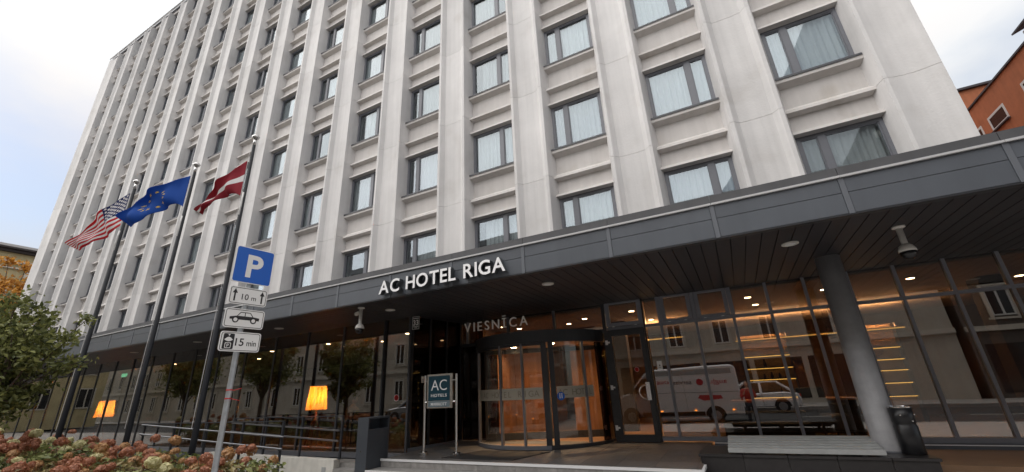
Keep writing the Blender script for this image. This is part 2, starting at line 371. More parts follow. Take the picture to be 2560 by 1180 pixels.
k = MB().box(-90, 60, -11.1, -10.95, -0.15, 0.012); struct(obj('kerb', k, 'kerb'))
rd = MB().add([(-200, -21.6, -0.15), (200, -21.6, -0.15), (200, -11.1, -0.15), (-200, -11.1, -0.15)], [(0, 1, 2, 3)]); road = struct(obj('road', rd, 'asphalt'))
for i in range(-8, 6): box('lane_marking', 'road_paint', road, i * 6, i * 6 + 2.5, -16.45, -16.33, -0.149, -0.145)
struct(obj('kerb', MB().box(-200, 200, -21.75, -21.6, -0.15, 0.012), 'kerb'))
struct(obj('pavement', MB().box(-200, 200, -26.4, -21.75, -0.15, 0.0), 'paving'))

# ------------------------------------------------------------------ the hotel
hotel = thing('hotel_building', 'tall pale concrete slab hotel with rows of windows between vertical fins', 'building')
BAY, W, H, FL, Z0 = 3.0, 1.6356, 1.588, 3.2705, 6.95
NC, NF = 17, 9
JZ = 7.62                       # level of the precast panel joints
XL, XR, ZT = -50.0, 2.72, 33.25
prof = [(0, 0.0), (0.12, -0.42), (0.205, -0.42), (0.33, -0.285), (0.50, -0.265), (0.86, -0.265), (1.035, -0.285), (1.16, -0.42), (1.245, -0.42), (1.3644, 0.0), (1.3644, 0.24), (0, 0.24)]
profR = [(0, 0.0), (0.12, -0.42), (0.19, -0.42), (0.25, -0.392), (0.33, -0.366), (0.42, -0.347), (0.52, -0.336), (0.62, -0.334), (0.72, -0.341), (0.81, -0.357), (0.89, -0.378), (0.96, -0.400), (1.01, -0.42), (1.0844, -0.42), (1.0844, 0.24), (0, 0.24)]
profL = [(2.0 - x * 2.0 / 1.0844, y) for x, y in profR][::-1]
profL = [(0, -0.42), (0.10, -0.42), (0.30, -0.34), (0.8, -0.285), (1.5, -0.265), (1.69, -0.285), (1.80, -0.42), (1.88, -0.42), (2.0, 0.0), (2.0, 0.24), (0, 0.24)]
HJ = FL - 0.009
def pier_mesh(p, h):
    me = MB().prism(p, 'z', 0, h).mesh('concrete', smooth=True); me.set_sharp_from_angle(angle=R(22)); return me
topH = ZT - (JZ + 7 * FL)
pm, pmt = pier_mesh(prof, HJ), pier_mesh(prof, topH)
prm, prt, plm, plt = pier_mesh(profR, HJ), pier_mesh(profR, topH), pier_mesh(profL, HJ), pier_mesh(profL, topH)
for k in range(-1, 8):
    z = JZ + k * FL
    for c in range(1, NC): link('pier_panel', pm if k < 7 else pmt, hotel, (-BAY * c + W, 0, z))
    link('corner_pier_panel', prm if k < 7 else prt, hotel, (W, 0, z))
    link('corner_pier_panel', plm if k < 7 else plt, hotel, (XL, 0, z))
# spandrels between a window head and the sill above it
sp = [(0.24, 0.0), (0.02, 0.0), (-0.15, 0.025), (-0.13, 0.10), (-0.004, 0.135), (0, 0.575), (-0.17, 0.615), (-0.15, 0.70), (-0.004, 0.82), (0, 1.40), (-0.19, 1.48), (-0.195, 1.595), (0.0, FL - H - 0.004), (0.24, FL - H - 0.004)]
spm = MB().prism(sp, 'x', -0.07, W + 0.07).mesh('concrete_shaded')
hd = MB().prism([(0.24, 0), (0.02, 0), (-0.12, 0.035), (-0.105, 0.10), (0, 0.14)] + [(0.0, ZT - (Z0 + 8 * FL)), (0.24, ZT - (Z0 + 8 * FL))], 'x', -0.07, W + 0.07).mesh('concrete_shaded')
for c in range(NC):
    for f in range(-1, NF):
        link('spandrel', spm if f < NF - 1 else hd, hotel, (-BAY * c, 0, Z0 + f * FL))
# windows
def frame_mesh(flip):
    mb = MB(); t = 0.075
    q = lambda a, b: (a, b) if not flip else (W - b, W - a)
    def bx(a, b, z0, z1, y0=0.004, y1=0.075):
        a, b = q(a, b); mb.box(a, b, y0, y1, z0, z1)
    bx(0.0, t, 0, H); bx(W - t, W, 0, H); bx(t, W - t, H - t, H); bx(t, W - t, 0, t)
    bx(0.42, 0.56, t, H - t)                                    # mullion
    for a, b in ((t, 0.42), (0.56, W - t)):                     # sash rims
        s = 0.028
        bx(a, a + s, t, H - t, 0.022, 0.07); bx(b - s, b, t, H - t, 0.022, 0.07); bx(a + s, b - s, H - t - s, H - t, 0.022, 0.07); bx(a + s, b - s, t, t + s, 0.022, 0.07)
    return mb.mesh('frame')
def pane_mesh(a, b): return MB().box(a, b, 0.040, 0.052, 0.09, H - 0.09).mesh('glass_up')
def curtain_mesh(spans, seed):
    rnd = random.Random(seed); mb = MB()
    for a, b in spans:
        n = int((b - a) / 0.018); ph = rnd.uniform(0, 6); v = []
        for i in range(n + 1):
            x = a + (b - a) * i / n
            y = 0.155 + 0.022 * math.sin(x * 46 + ph) + 0.012 * math.sin(x * 83 + ph * 2) + 0.008 * math.sin(x * 17 + ph)
            v += [(x, y, 0.02), (x + 0.01 * math.sin(x * 20 + ph), y * 0.96, H - 0.02)]
        mb.add(v, [(2 * i, 2 * i + 2, 2 * i + 3, 2 * i + 1) for i in range(n)])
    return mb.mesh('curtain', smooth=True)
fm = [frame_mesh(False), frame_mesh(True)]
pn = [[pane_mesh(0.098, 0.398), pane_mesh(0.582, W - 0.098)], [pane_mesh(W - 0.398, W - 0.098), pane_mesh(0.098, W - 0.582)]]
cv = [[curtain_mesh([(0.02, W - 0.02)], 1), curtain_mesh([(0.02, W - 0.02)], 2), curtain_mesh([(0.5, W - 0.02)], 3), curtain_mesh([(0.5, W - 0.02)], 4)],
      [curtain_mesh([(0.02, W - 0.02)], 5), curtain_mesh([(0.02, W - 0.02)], 6), curtain_mesh([(0.02, W - 0.5)], 7), curtain_mesh([(0.35, W - 0.02)], 8)]]
silm = MB().prism([(0.03, 0.012), (-0.215, -0.062), (-0.215, -0.115), (-0.205, -0.115), (-0.205, -0.072), (0.03, 0.0)], 'x', -0.045, W + 0.045).mesh('sill_metal')
rw = random.Random(11)
for c in range(NC):
    for f in range(NF):
        fl = c % 2
        wo = link('window', fm[fl], hotel, (-BAY * c, 0, Z0 - H + f * FL))
        for p in pn[fl]: link('pane', p, wo)
        link('sill', silm, wo, (0, 0, 0))
        if c < 3: ci = rw.choice((0, 1))
        else: ci = rw.choice((0, 1, 2, 2, 3, 3, None))
        if ci is not None: link('curtain', cv[fl][ci], wo)
# dark core box added behind the windows to keep light out; side walls, roof
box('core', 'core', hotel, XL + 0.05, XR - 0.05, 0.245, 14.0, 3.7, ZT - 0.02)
box('side_wall', 'concrete', hotel, XL, XL + 0.3, 0.242, 14.2, 3.7, ZT)
box('side_wall', 'concrete', hotel, XR - 0.3, XR, 0.242, 14.2, 3.7, ZT)
rf = box('roof', 'concrete_shaded', hotel, XL - 0.05, XR + 0.05, -0.10, 14.3, ZT + 0.003, ZT + 0.35)
box('coping', 'frame', rf, XL - 0.12, XR + 0.12, -0.22, 0.25, ZT + 0.36, ZT + 0.46)
mb = MB()
for i in range(36):
    x = XL + 0.2 + i * 1.5; mb.tube((x, -0.30, ZT + 0.05), (x, -0.30, ZT + 0.34), 0.03, n=6)
mb.tube((XL, -0.42, ZT + 0.16), (XR, -0.42, ZT + 0.16), 0.045, n=6); mb.tube((XL, -0.30, ZT + 0.34), (XR, -0.30, ZT + 0.34), 0.035, n=6)
obj('roof_rail', mb, 'white_trim', rf)

# canopy
ZS, YC = 3.55, -4.40
can = box('canopy', 'core', hotel, -49.5, 9.0, YC + 0.12, 0.2, ZS + 0.05, 4.0)
P0 = 0.92; PW = 1.537
for i in range(-6, 33):
    x1 = P0 - i * PW; x0 = x1 - PW
    if x0 < -49.6: break
    box('fascia_panel', 'fascia', can, x0 + 0.032, x1 - 0.032, YC, YC + 0.10, ZS + 0.005, ZS + 0.282, bevel=0.003)
    box('fascia_panel', 'fascia', can, x0 + 0.032, x1 - 0.032, YC, YC + 0.10, ZS + 0.288, ZS + 0.49, bevel=0.003)
    box('cover_strip', 'fascia_strip', can, x1 - 0.030, x1 + 0.030, YC - 0.008, YC + 0.1, ZS - 0.004, ZS + 0.492)
    box('roof_edge', 'fascia_top', can, x0 + 0.003, x1 - 0.003, YC + 0.03, YC + 0.6, ZS + 0.525, ZS + 0.66)
    box('drip_trim', 'drip_metal', can, x0 + 0.002, x1 - 0.002, YC - 0.03, YC + 0.2, ZS + 0.494, ZS + 0.522)
box('canopy_roof', 'fascia_top', can, -49.5, 9.0, YC + 0.62, 0.15, ZS + 0.48, ZS + 0.60)
box('soffit_edge', 'frame_black', can, -49.5, 9.0, YC - 0.002, YC + 0.11, ZS - 0.02, ZS + 0.002)
sl = MB().box(0, 0.186, YC + 0.115, -0.3, ZS, ZS + 0.022).mesh('soffit')
ssl = [sl]
for i in range(300):
    x = 6.0 - i * 0.2
    if x < -49.4: break
    link('soffit_slat', sl, can, (x, 0, 0))
for x in (-1.21, -5.19, -9.18, -13.2, -17.18, -21.2, 2.8):
    d = MB().lathe([(0.115, 0.0), (0.115, -0.016), (0.085, -0.02), (0.08, -0.006)], (x, -3.43, ZS - 0.001), 24)
    dl = obj('downlight', d, 'lamp_ring', can); obj('diffuser', MB().lathe([(0.078, -0.006), (0.078, -0.012)], (x, -3.43, ZS), 20), 'white_trim', dl)

# ground floor glazing, entrance plane
YG, ZB, ZTR = -0.6, 0.555, 2.925
gf = MB()
# frame members are parts of the hotel
def member(n, x0, x1, z0, z1, y=YG, d=0.07, m_='frame_low_lit', front=0.03): return box(n, m_, hotel, x0, x1, y - front, y + d, z0, z1)
mull = [-3.64, -2.90, -2.15, -1.45, -0.77, -0.05, 0.67, 1.385, 2.095, 2.81, 3.52, 4.24, 4.95, 5.66, 6.4, 7.2, 8.0]
for i, x in enumerate(mull):
    wide = 0.045 if x in (-2.90, -2.15, -3.64) else 0.028
    member('mullion', x - 0.026, x + 0.026, ZB + 0.05, ZTR - 0.032)
    member('mullion', x - wide, x + wide, ZTR + 0.032, ZS - 0.002)
allx = [-3.99] + mull
for a, b in zip(allx, allx[1:]):
    member('transom', a + 0.001, b - 0.001, ZTR - 0.03, ZTR + 0.03, front=0.024)
    lo = box('pane', 'glass_low', hotel, a + 0.027, b - 0.027, YG + 0.015, YG + 0.03, ZB + 0.05, ZTR - 0.031)
    vent = a in (-3.64, -2.90)
    if vent:
        vo = MB()
        for q in ((a + 0.05, a + 0.13, ZTR + 0.035, ZS - 0.005), (b - 0.13, b - 0.05, ZTR + 0.035, ZS - 0.005), (a + 0.13, b - 0.13, ZTR + 0.035, ZTR + 0.10), (a + 0.13, b - 0.13, ZS - 0.05, ZS - 0.005)): vo.box(q[0], q[1], YG - 0.045, YG + 0.05, q[2], q[3])
        v_ = obj('vent_window', vo, 'frame_low_lit', hotel)
        box('pane', 'glass_low', v_, a + 0.13, b - 0.13, YG + 0.0, YG + 0.012, ZTR + 0.10, ZS - 0.05)
        for hx in (a + 0.2, b - 0.2): box('hinge', 'white_trim', v_, hx - 0.025, hx + 0.025, YG - 0.06, YG - 0.045, ZTR + 0.025, ZTR + 0.037)
    else:
        box('pane', 'glass_low', hotel, a + 0.027, b - 0.027, YG + 0.015, YG + 0.03, ZTR + 0.031, ZS - 0.003)
member('bottom_rail', -3.99, 8.0, ZB - 0.03, ZB + 0.05, front=0.035)
box('base_strip', 'fascia', hotel, -3.0, 8.0, YG - 0.10, YG + 0.07, 0.30, ZB - 0.032)
box('base_trim', 'white_trim', hotel, -3.0, 8.0, YG - 0.112, YG - 0.101, ZB - 0.06, ZB - 0.045)
# hinged side door beside the revolving door
dm = MB()
for q in ((-4.90, -4.80, 0.50, 2.90), (-4.14, -4.03, 0.50, 2.90), (-4.80, -4.14, 2.76, 2.90), (-4.80, -4.14, 0.50, 0.64)): dm.box(q[0], q[1], YG - 0.05, YG + 0.04, q[2], q[3])
door = obj('side_door', dm, 'frame_black', hotel)
box('pane', 'glass_door', door, -4.80, -4.14, YG, YG + 0.014, 0.64, 2.76)
for z in (0.78, 1.62, 2.62): box('hinge', 'white_trim', door, -4.955, -4.905, YG - 0.085, YG - 0.05, z - 0.05, z + 0.05); box('hinge', 'white_trim', door, -4.905, -4.86, YG - 0.08, YG - 0.051, z - 0.018, z + 0.018)
hb = MB(); n = 12
pts = [(-4.15, YG - 0.10, 1.35)] + [(-4.15 - 0.17 * math.sin(math.pi * i / n), YG - 0.11, 1.35 + 0.30 * (1 - math.cos(math.pi * i / n)) / 1.0 * 0.5 + 0.0) for i in range(n + 1)]
for a, b in zip(pts, pts[1:]):
    if (Vector(a) - Vector(b)).length > 1e-4: hb.tube(a, b, 0.018, n=8)
hb.box(-4.165, -4.075, YG - 0.12, YG - 0.052, 1.33, 1.70)
obj('handle', hb, 'steel', door)
for q in ((-4.99, -4.905, 0.5, 3.549), (-4.025, -3.993, 0.5, 3.549)): member('door_post', *q, m_='frame_black')
member('transom', -4.90, -4.03, 2.87, 2.97, m_='frame')
vo = MB()
for q in ((-4.89, -4.79, 2.98, ZS - 0.003), (-4.13, -4.03, 2.98, ZS - 0.003), (-4.79, -4.13, 2.98, 3.06), (-4.79, -4.13, ZS - 0.04, ZS - 0.003)): vo.box(q[0], q[1], YG - 0.045, YG + 0.05, q[2], q[3])
v_ = obj('vent_window', vo, 'frame_low_lit', hotel); box('pane', 'glass_low', v_, -4.79, -4.13, YG, YG + 0.012, 3.06, ZS - 0.04)
for hx in (-4.72, -4.2): box('hinge', 'white_trim', v_, hx - 0.025, hx + 0.025, YG - 0.06, YG - 0.045, 2.968, 2.979)
# glazing above the revolving door
for x in (-8.9, -7.6, -6.25): member('mullion', x - 0.03, x + 0.03, 2.95, ZS - 0.002)
member('transom', -9.1, -4.99, 2.86, 2.95, m_='frame_black')
for a, b in ((-9.1, -8.93), (-8.87, -7.63), (-7.57, -6.28), (-6.22, -4.99)): box('pane', 'glass_low', hotel, a, b, YG + 0.015, YG + 0.03, 2.95, ZS - 0.003)
box('pane', 'glass_black', hotel, -9.1, -7.98, YG + 0.015, YG + 0.03, 0.5, 2.90)
# revolving door
CX, CY, RR = -6.78, -0.15, 1.75
def arc(r0, r1, a0, a1, z0, z1, n=None):
    mb = MB(); n = n or max(2, int(abs(a1 - a0) / 4)); v = []
    for i in range(n + 1):
        a = R(a0 + (a1 - a0) * i / n)
        for r in (r0, r1):
            for z in (z0, z1): v.append((CX + r * math.sin(a), CY - r * math.cos(a), z))
    f = []
    for i in range(n):
        o = i * 4; f += [(o, o + 4, o + 5, o + 1), (o + 2, o + 3, o + 7, o + 6), (o, o + 2, o + 6, o + 4), (o + 1, o + 5, o + 7, o + 3)]
    f += [(0, 1, 3, 2), (n * 4, n * 4 + 2, n * 4 + 3, n * 4 + 1)]
    return mb.add(v, f)
rev = obj('revolving_door', arc(RR - 0.05, RR + 0.06, -90, 84, 2.66, 2.93), 'frame_black', hotel)
disc = lambda: [(CX + (RR - 0.06) * math.sin(R(a)), CY - (RR - 0.06) * math.cos(R(a))) for a in range(-90, 91, 10)]
obj('drum_roof', MB().prism(disc(), 'z', 2.82, 2.88), 'frame_black', rev)
obj('drum_ceiling', MB().prism(disc(), 'z', 2.70, 2.74), 'lobby_ceiling', rev)
obj('drum_floor', MB().prism(disc(), 'z', 0.462, 0.478), 'wood_floor', rev)
obj('threshold', arc(RR - 0.06, RR + 0.04, -56, 24, 0.47, 0.545), 'frame', rev)
obj('threshold', arc(RR - 0.06, RR + 0.04, 24, 82, 0.47, 0.545), 'frame_black', rev)
obj('head_rail', arc(RR - 0.045, RR + 0.03, -54, 22, 2.60, 2.655), 'frame_black', rev)
def ring_panel(a0, a1, m_='glass_door', nm='curved_pane'): obj(nm, arc(RR - 0.006, RR + 0.006, a0, a1, 0.547, 2.655), m_, rev)
def ring_post(a, wd, m_='frame_black', z1=2.656): obj('post', arc(RR - 0.04, RR + 0.035, a - wd, a + wd, 0.49, z1, 2), m_, rev)
for a, b in ((-49, -31), (-29.5, -13.7), (-12.3, 5.3), (6.7, 21)): ring_panel(a, b)
for a, b in ((30, 52.3), (53.7, 66)): ring_panel(a, b)
ring_panel(66, 82, 'glass_black', 'curved_side'); ring_panel(-90, -52, 'glass_black', 'curved_side')
for a, wd in ((-13, 0.7), (6, 0.7), (53, 0.8), (-50.5, 1.6), (83, 1.6), (-90.5, 1.2)): ring_post(a, wd, 'frame')
ring_post(22.8, 2.0); ring_post(28, 1.8)
# rotating wings inside the drum
for a in (24,):
    ca, sa = math.cos(R(a)), math.sin(R(a)); wm = MB()
    def bb(mb, r0, r1, z0, z1, t=0.03):
        pts = [(CX + ca * r + (-sa) * s, CY + sa * r + ca * s) for r, s in ((r0, -t), (r1, -t), (r1, t), (r0, t))]; mb.prism(pts, 'z', z0, z1)
    for s in (-1, 1):
        lo, hi = (0.03, 1.60) if s > 0 else (-1.60, -0.03)
        bb(wm, lo, lo + 0.06, 0.5, 2.69); bb(wm, hi - 0.06, hi, 0.5, 2.69); bb(wm, lo + 0.06, hi - 0.06, 2.58, 2.69); bb(wm, lo + 0.06, hi - 0.06, 0.5, 0.66)
    wg = obj('wing', wm, 'frame_black', rev)
    for s in (-1, 1):
        pm_ = MB(); lo, hi = (0.09, 1.54) if s > 0 else (-1.54, -0.09); bb(pm_, lo, hi, 0.66, 2.58, 0.006); obj('pane', pm_, 'glass_door', wg)
# frosted lettered bands on the curved panes
band = arc(RR + 0.010, RR + 0.012, -48, 20.5, 1.46, 1.70); obj('glass_band', band, 'plate_band', rev)
band = arc(RR + 0.010, RR + 0.012, 30.5, 60, 1.46, 1.70); obj('glass_band', band, 'plate_band', rev)
def curved_text(word, a0, a1, z, cap, m_='band_text'):
    n = len(word)
    for i, ch in enumerate(word):
        if ch == ' ': continue
        a = R(a0 + (a1 - a0) * i / (n - 1)); me = text_mesh(ch, cap, 0.003, m_, 0.0); x = width(me)
        for v in me.vertices: v.co.x -= x / 2
        link('letter', me, rev, (CX + (RR + 0.013) * math.sin(a), CY - (RR + 0.013) * math.cos(a), z), a)
curved_text('AC HOTEL RIGA', -34, 16, 1.515, 0.13); curved_text('AC HOTEL', 33, 57, 1.515, 0.13)
st = MB().lathe([(0.075, 0), (0.075, 0.004)], (0, 0, 0), 24)
# left glazing (restaurant side), in front of the entrance plane
YL, ZBL, XC = -2.40, 0.36, -9.42
lm = [XC - 0.03] + [-11.83 - 1.48 * i + (0 if i else 0) for i in range(26)]
lm = [x for x in lm if x > -49]
for i, x in enumerate(lm): box('mullion', 'frame_mid', hotel, x - 0.027, x + 0.027, YL - 0.012, YL + 0.06, ZBL + 0.06, ZS - 0.002)
for a, b in zip(lm, lm[1:]): box('pane', 'glass_low', hotel, b + 0.028, a - 0.028, YL + 0.01, YL + 0.024, ZBL + 0.06, ZS - 0.003)
box('mullion', 'frame_black', hotel, -10.3, -10.25, YL - 0.05, YL + 0.06, ZBL + 0.06, ZS - 0.002)
box('bottom_rail', 'frame', hotel, -49, XC, YL - 0.07, YL + 0.06, ZBL - 0.06, ZBL + 0.055)
box('base_strip', 'fascia', hotel, -49, XC, YL - 0.03, YL + 0.08, 0.0, ZBL - 0.062)
# return wall of black glass between the two planes
def return_piece(n, m_, t0, t1, z0, z1, off=0.0, th=0.05):
    a, b = Vector((XC, YL + 0.03, 0)), Vector((-9.12, YG, 0)); d = (b - a); nrm = Vector((d.y, -d.x, 0)).normalized()
    p = [a + d * t0 + nrm * off, a + d * t1 + nrm * off, a + d * t1 + nrm * (off - th), a + d * t0 + nrm * (off - th)]
    return obj(n, MB().prism([(q.x, q.y) for q in p], 'z', z0, z1), m_, hotel)
for t in (0.0, 0.33, 0.66, 0.965): return_piece('mullion', 'frame_black', t, t + 0.035, 0.46, ZS - 0.002, 0.02, 0.08)
for a, b in ((0.036, 0.329), (0.366, 0.659), (0.696, 0.964)): return_piece('pane', 'glass_black', a, b, 0.52, ZS - 0.003, 0.0, 0.012)
return_piece('bottom_rail', 'frame', 0.0, 1.0, 0.42, 0.52, 0.025, 0.09)

# ------------------------------------------------------------------ terrace, steps, plinth
def zt(y): return 0.425 + (y + 3.25) / 2.65 * 0.065
ter = MB().add([(-9.35, -3.24, 0), (-3.06, -3.24, 0), (-3.06, -0.5, 0), (-9.35, -0.5, 0), (-9.35, -3.24, zt(-3.24) - 0.006), (-3.06, -3.24, zt(-3.24) - 0.006), (-3.06, -0.5, zt(-0.5) - 0.006), (-9.35, -0.5, zt(-0.5) - 0.006)],
    [(0, 1, 5, 4), (1, 2, 6, 5), (2, 3, 7, 6), (3, 0, 4, 7), (4, 5, 6, 7)])
ter = struct(obj('terrace', ter, 'joint'))
ts = 0.62
for i in range(11):
    for j in range(5):
        x0 = -9.34 + i * ts; x1 = min(x0 + ts - 0.006, -3.07); y0 = -3.235 + j * ts; y1 = min(y0 + ts - 0.006, -0.55)
        if x1 - x0 < 0.05 or y1 - y0 < 0.05: continue
        mb = MB(); t = [(x0, y0), (x1, y0), (x1, y1), (x0, y1)]
        mb.add([(x, y, zt(y)) for x, y in t] + [(x, y, zt(y) - 0.03) for x, y in t], [(0, 1, 2, 3), (0, 4, 5, 1), (1, 5, 6, 2), (2, 6, 7, 3), (3, 7, 4, 0)])
        obj('paving_tile', mb, 'granite', ter)
box('edge_trim', 'white_trim', ter, -9.36, -3.02, -3.275, -3.238, 0.395, 0.437)
box('edge_trim', 'white_trim', ter, -3.058, -3.02, -3.237, -2.80, 0.40, 0.440)
for i in range(8):
    x0 = -9.35 + i * 0.8; x1 = min(x0 + 0.795, -3.05)
    if x1 > x0: box('riser_slab', 'granite_step', ter, x0, x1, -3.262, -3.241, 0.285, 0.394)
box('step', 'granite_step', ter, -9.35, -3.03, -3.66, -3.263, 0.0, 0.283)
box('edge_trim', 'white_trim', ter, -9.36, -3.02, -3.69, -3.661, 0.255, 0.288)
box('step', 'granite_step', ter, -9.35, -3.03, -4.05, -3.691, 0.0, 0.14)
dmt = thing('door_mat', 'long black entrance mat lying before the revolving door', 'mat')
mm = MB(); t = [(-8.0, -2.95), (-6.35, -2.95), (-6.0, -2.02), (-7.6, -2.02)]
mm.add([(x, y, zt(y) + 0.012) for x, y in t] + [(x, y, zt(y) + 0.001) for x, y in t], [(0, 1, 2, 3), (0, 4, 5, 1), (1, 5, 6, 2), (2, 6, 7, 3), (3, 7, 4, 0)])
obj('pad', mm, 'mat_black', dmt); box('rim', 'granite_dark', dmt, -8.0, -6.35, -2.965, -2.951, zt(-2.95), zt(-2.95) + 0.013)

pl = thing('planter_plinth', 'low black stone plinth carrying the bench and grey column', 'plinth', (-1.62, -2.2, 0))
PX0, PX1, PY0, PY1, PZ = -3.10, -0.20, -2.70, -1.70, 0.575
lo = lambda mb: mb
def pbox(n, m_, x0, x1, y0, y1, z0, z1, bevel=0.0): return obj(n, MB().box(x0 + 1.62, x1 + 1.62, y0 + 2.2, y1 + 2.2, z0, z1), m_, pl, bevel=bevel)
pbox('body', 'joint', PX0 + 0.03, PX1 - 0.03, PY0 + 0.03, PY1 - 0.01, 0.0, PZ - 0.04)
jx = [PX0, -2.49, -1.90, -1.30, -0.69, PX1]
for a, b in zip(jx, jx[1:]): pbox('facing_slab', 'granite_dark', a + 0.004, b - 0.004, PY0 + 0.008, PY0 + 0.029, 0.01, PZ - 0.042, 0.002)
for a, b in ((PY0 + 0.04, -2.2), (-2.19, PY1 - 0.01)):
    pbox('facing_slab', 'granite_dark', PX0 + 0.006, PX0 + 0.028, a, b, 0.01, PZ - 0.042, 0.002); pbox('facing_slab', 'granite_dark', PX1 - 0.028, PX1 - 0.006, a, b, 0.01, PZ - 0.042, 0.002)
for a, b in zip(jx, jx[1:]): pbox('cap_slab', 'granite_dark', a + (-0.02 if a == PX0 else 0.003), b + (0.02 if b == PX1 else -0.003), PY0 - 0.02, PY1, PZ - 0.038, PZ, 0.003)

colm = thing('support_column', 'round grey column rising from the plinth to the soffit', 'column', (-0.56, -2.1, PZ))
obj('shaft', MB().lathe([(0.185, 0.0), (0.185, 0.02), (0.18, 0.03), (0.18, ZS - PZ - 0.001)], n=40), 'column', colm, smooth=False)
for p in colm.children[0].data.polygons: p.use_smooth = len(p.vertices) == 4
obj('collar', MB().lathe([(0.19, 0.0), (0.19, 0.018), (0.186, 0.022)], n=40), 'frame', colm)

bench = thing('slatted_bench', 'pale grey slatted bench seat fixed on the black plinth', 'bench', (-1.70, -2.3, PZ))
for i, (y, z, h) in enumerate(((-0.30, 0.055, 0.030), (-0.165, 0.075, 0.03), (-0.03, 0.095, 0.03), (0.105, 0.115, 0.03), (0.24, 0.135, 0.03), (0.37, 0.155, 0.03))):
    obj('slat', MB().box(-0.98, 0.98, y - 0.062, y + 0.062, z, z + h), 'bench_grey', bench, bevel=0.008)
obj('front_lip', MB().box(-0.98, 0.98, -0.385, -0.365, 0.02, 0.083), 'bench_grey', bench, bevel=0.005)
for x in (-0.72, 0.0, 0.74): obj('bracket', MB().prism([(-0.34, 0.0), (-0.30, 0.0), (-0.28, 0.05), (0.40, 0.152), (0.40, 0.0), (0.44, 0.0), (0.44, 0.153), (-0.36, 0.048)], 'x', x - 0.03, x + 0.03), 'bench_grey', bench)

rb = thing('litter_bin', 'black round litter bin on the plinth behind the grey column', 'bin', (-0.34, -2.32, PZ))
b_ = obj('body', MB().lathe([(0.125, 0.0), (0.135, 0.01), (0.135, 0.36), (0.128, 0.37), (0.128, 0.40), (0.135, 0.41), (0.135, 0.60), (0.11, 0.605)], n=32), 'bin_black', rb, smooth=False)
for p in b_.data.polygons: p.use_smooth = len(p.vertices) == 4
obj('rim', MB().lathe([(0.137, 0.60), (0.137, 0.615), (0.115, 0.62), (0.112, 0.606)], n=32), 'steel', rb)
for a in (250, 300, 340):
    obj('rivet', MB().lathe([(0.012, 0), (0.012, 0.015)], (0.138 * math.cos(R(a)), 0.138 * math.sin(R(a)), 0.50 if a != 300 else 0.42), 8), 'steel', rb)

gb = thing('litter_bin', 'slim dark grey box litter bin beside the entrance steps', 'bin', (-9.52, -3.36, 0))
gm = MB()
for q in ((-0.15, 0.15, -0.31, -0.28, 0.0, 1.26), (-0.15, 0.15, 0.28, 0.31, 0.0, 1.26), (-0.15, 0.15, -0.28, 0.28, 1.225, 1.26), (-0.15, -0.12, -0.28, 0.28, 0.0, 1.225), (-0.12, 0.12, -0.28, 0.28, 0.0, 0.06)): gm.box(*q)
obj('housing', gm, 'bin_grey', gb)
obj('front_panel', MB().box(0.125, 0.147, -0.275, 0.275, 0.07, 1.03), 'bin_grey', gb, bevel=0.004)
obj('liner', MB().box(-0.11, 0.10, -0.26, 0.26, 0.07, 0.98), 'bin_black', gb)
obj('lock', MB().lathe([(0.012, 0.0), (0.012, 0.005)], (0.0, 0, 0), 10), 'steel', gb).matrix_local = Matrix.Translation((-0.02, -0.311, 0.62)) @ Matrix.Rotation(R(90), 4, 'X')

# ------------------------------------------------------------------ signs on the building
sg = thing('sign_lettering', 'large white raised letters AC HOTEL RIGA on the dark fascia', 'sign', (-8.47, YC - 0.02, 3.62))
letters(sg, 'AC HOTEL RIGA', 0, 0, 0, 0.272, 0.11, ('letter_white', 'letter_side'), 0.032, 0.135, bold=0.017, fit=2.95)
sg = thing('sign_lettering', 'thin steel letters VIESNICA hanging above the revolving door', 'sign', (-8.03, -2.05, 3.04))
letters(sg, 'VIESNĪCA', 0, 0, 0, 0.225, 0.025, 'letter_steel', 0.085, 0.1, fit=1.72)
for x in (0.06, 0.55, 1.05, 1.62): obj('hanger', MB().tube((x, -0.01, 0.16), (x, -0.01, ZS - 3.04), 0.004, n=6), 'frame_black', sg)
hs = thing('house_number_plate', 'small black plate with white house number 33 under the canopy', 'sign', (-9.20, -2.62, 3.16))
obj('plate', MB().box(0, 0.235, -0.012, 0, 0, 0.335), 'sign_black', hs)
bm_ = MB()
for q in ((0.012, 0.223, 0.012, 0.020), (0.012, 0.223, 0.315, 0.323), (0.012, 0.020, 0.020, 0.315), (0.215, 0.223, 0.020, 0.315)): bm_.box(q[0], q[1], -0.0145, -0.0121, q[2], q[3])
bm_.box(0.035, 0.20, -0.0145, -0.0121, 0.268, 0.283); bm_.box(0.035, 0.20, -0.0145, -0.0121, 0.07, 0.082); bm_.box(0.08, 0.16, -0.0145, -0.0121, 0.040, 0.052)
obj('border', bm_, 'sign_white', hs)
me = text_mesh('33', 0.13, 0.002, 'sign_white', 0.02); link('number', me, hs, (0.1175 - width(me) / 2, -0.0122, 0.11))
obj('bracket', MB().box(0.10, 0.135, 0.001, 0.22, 0.15, 0.18), 'frame_black', hs)

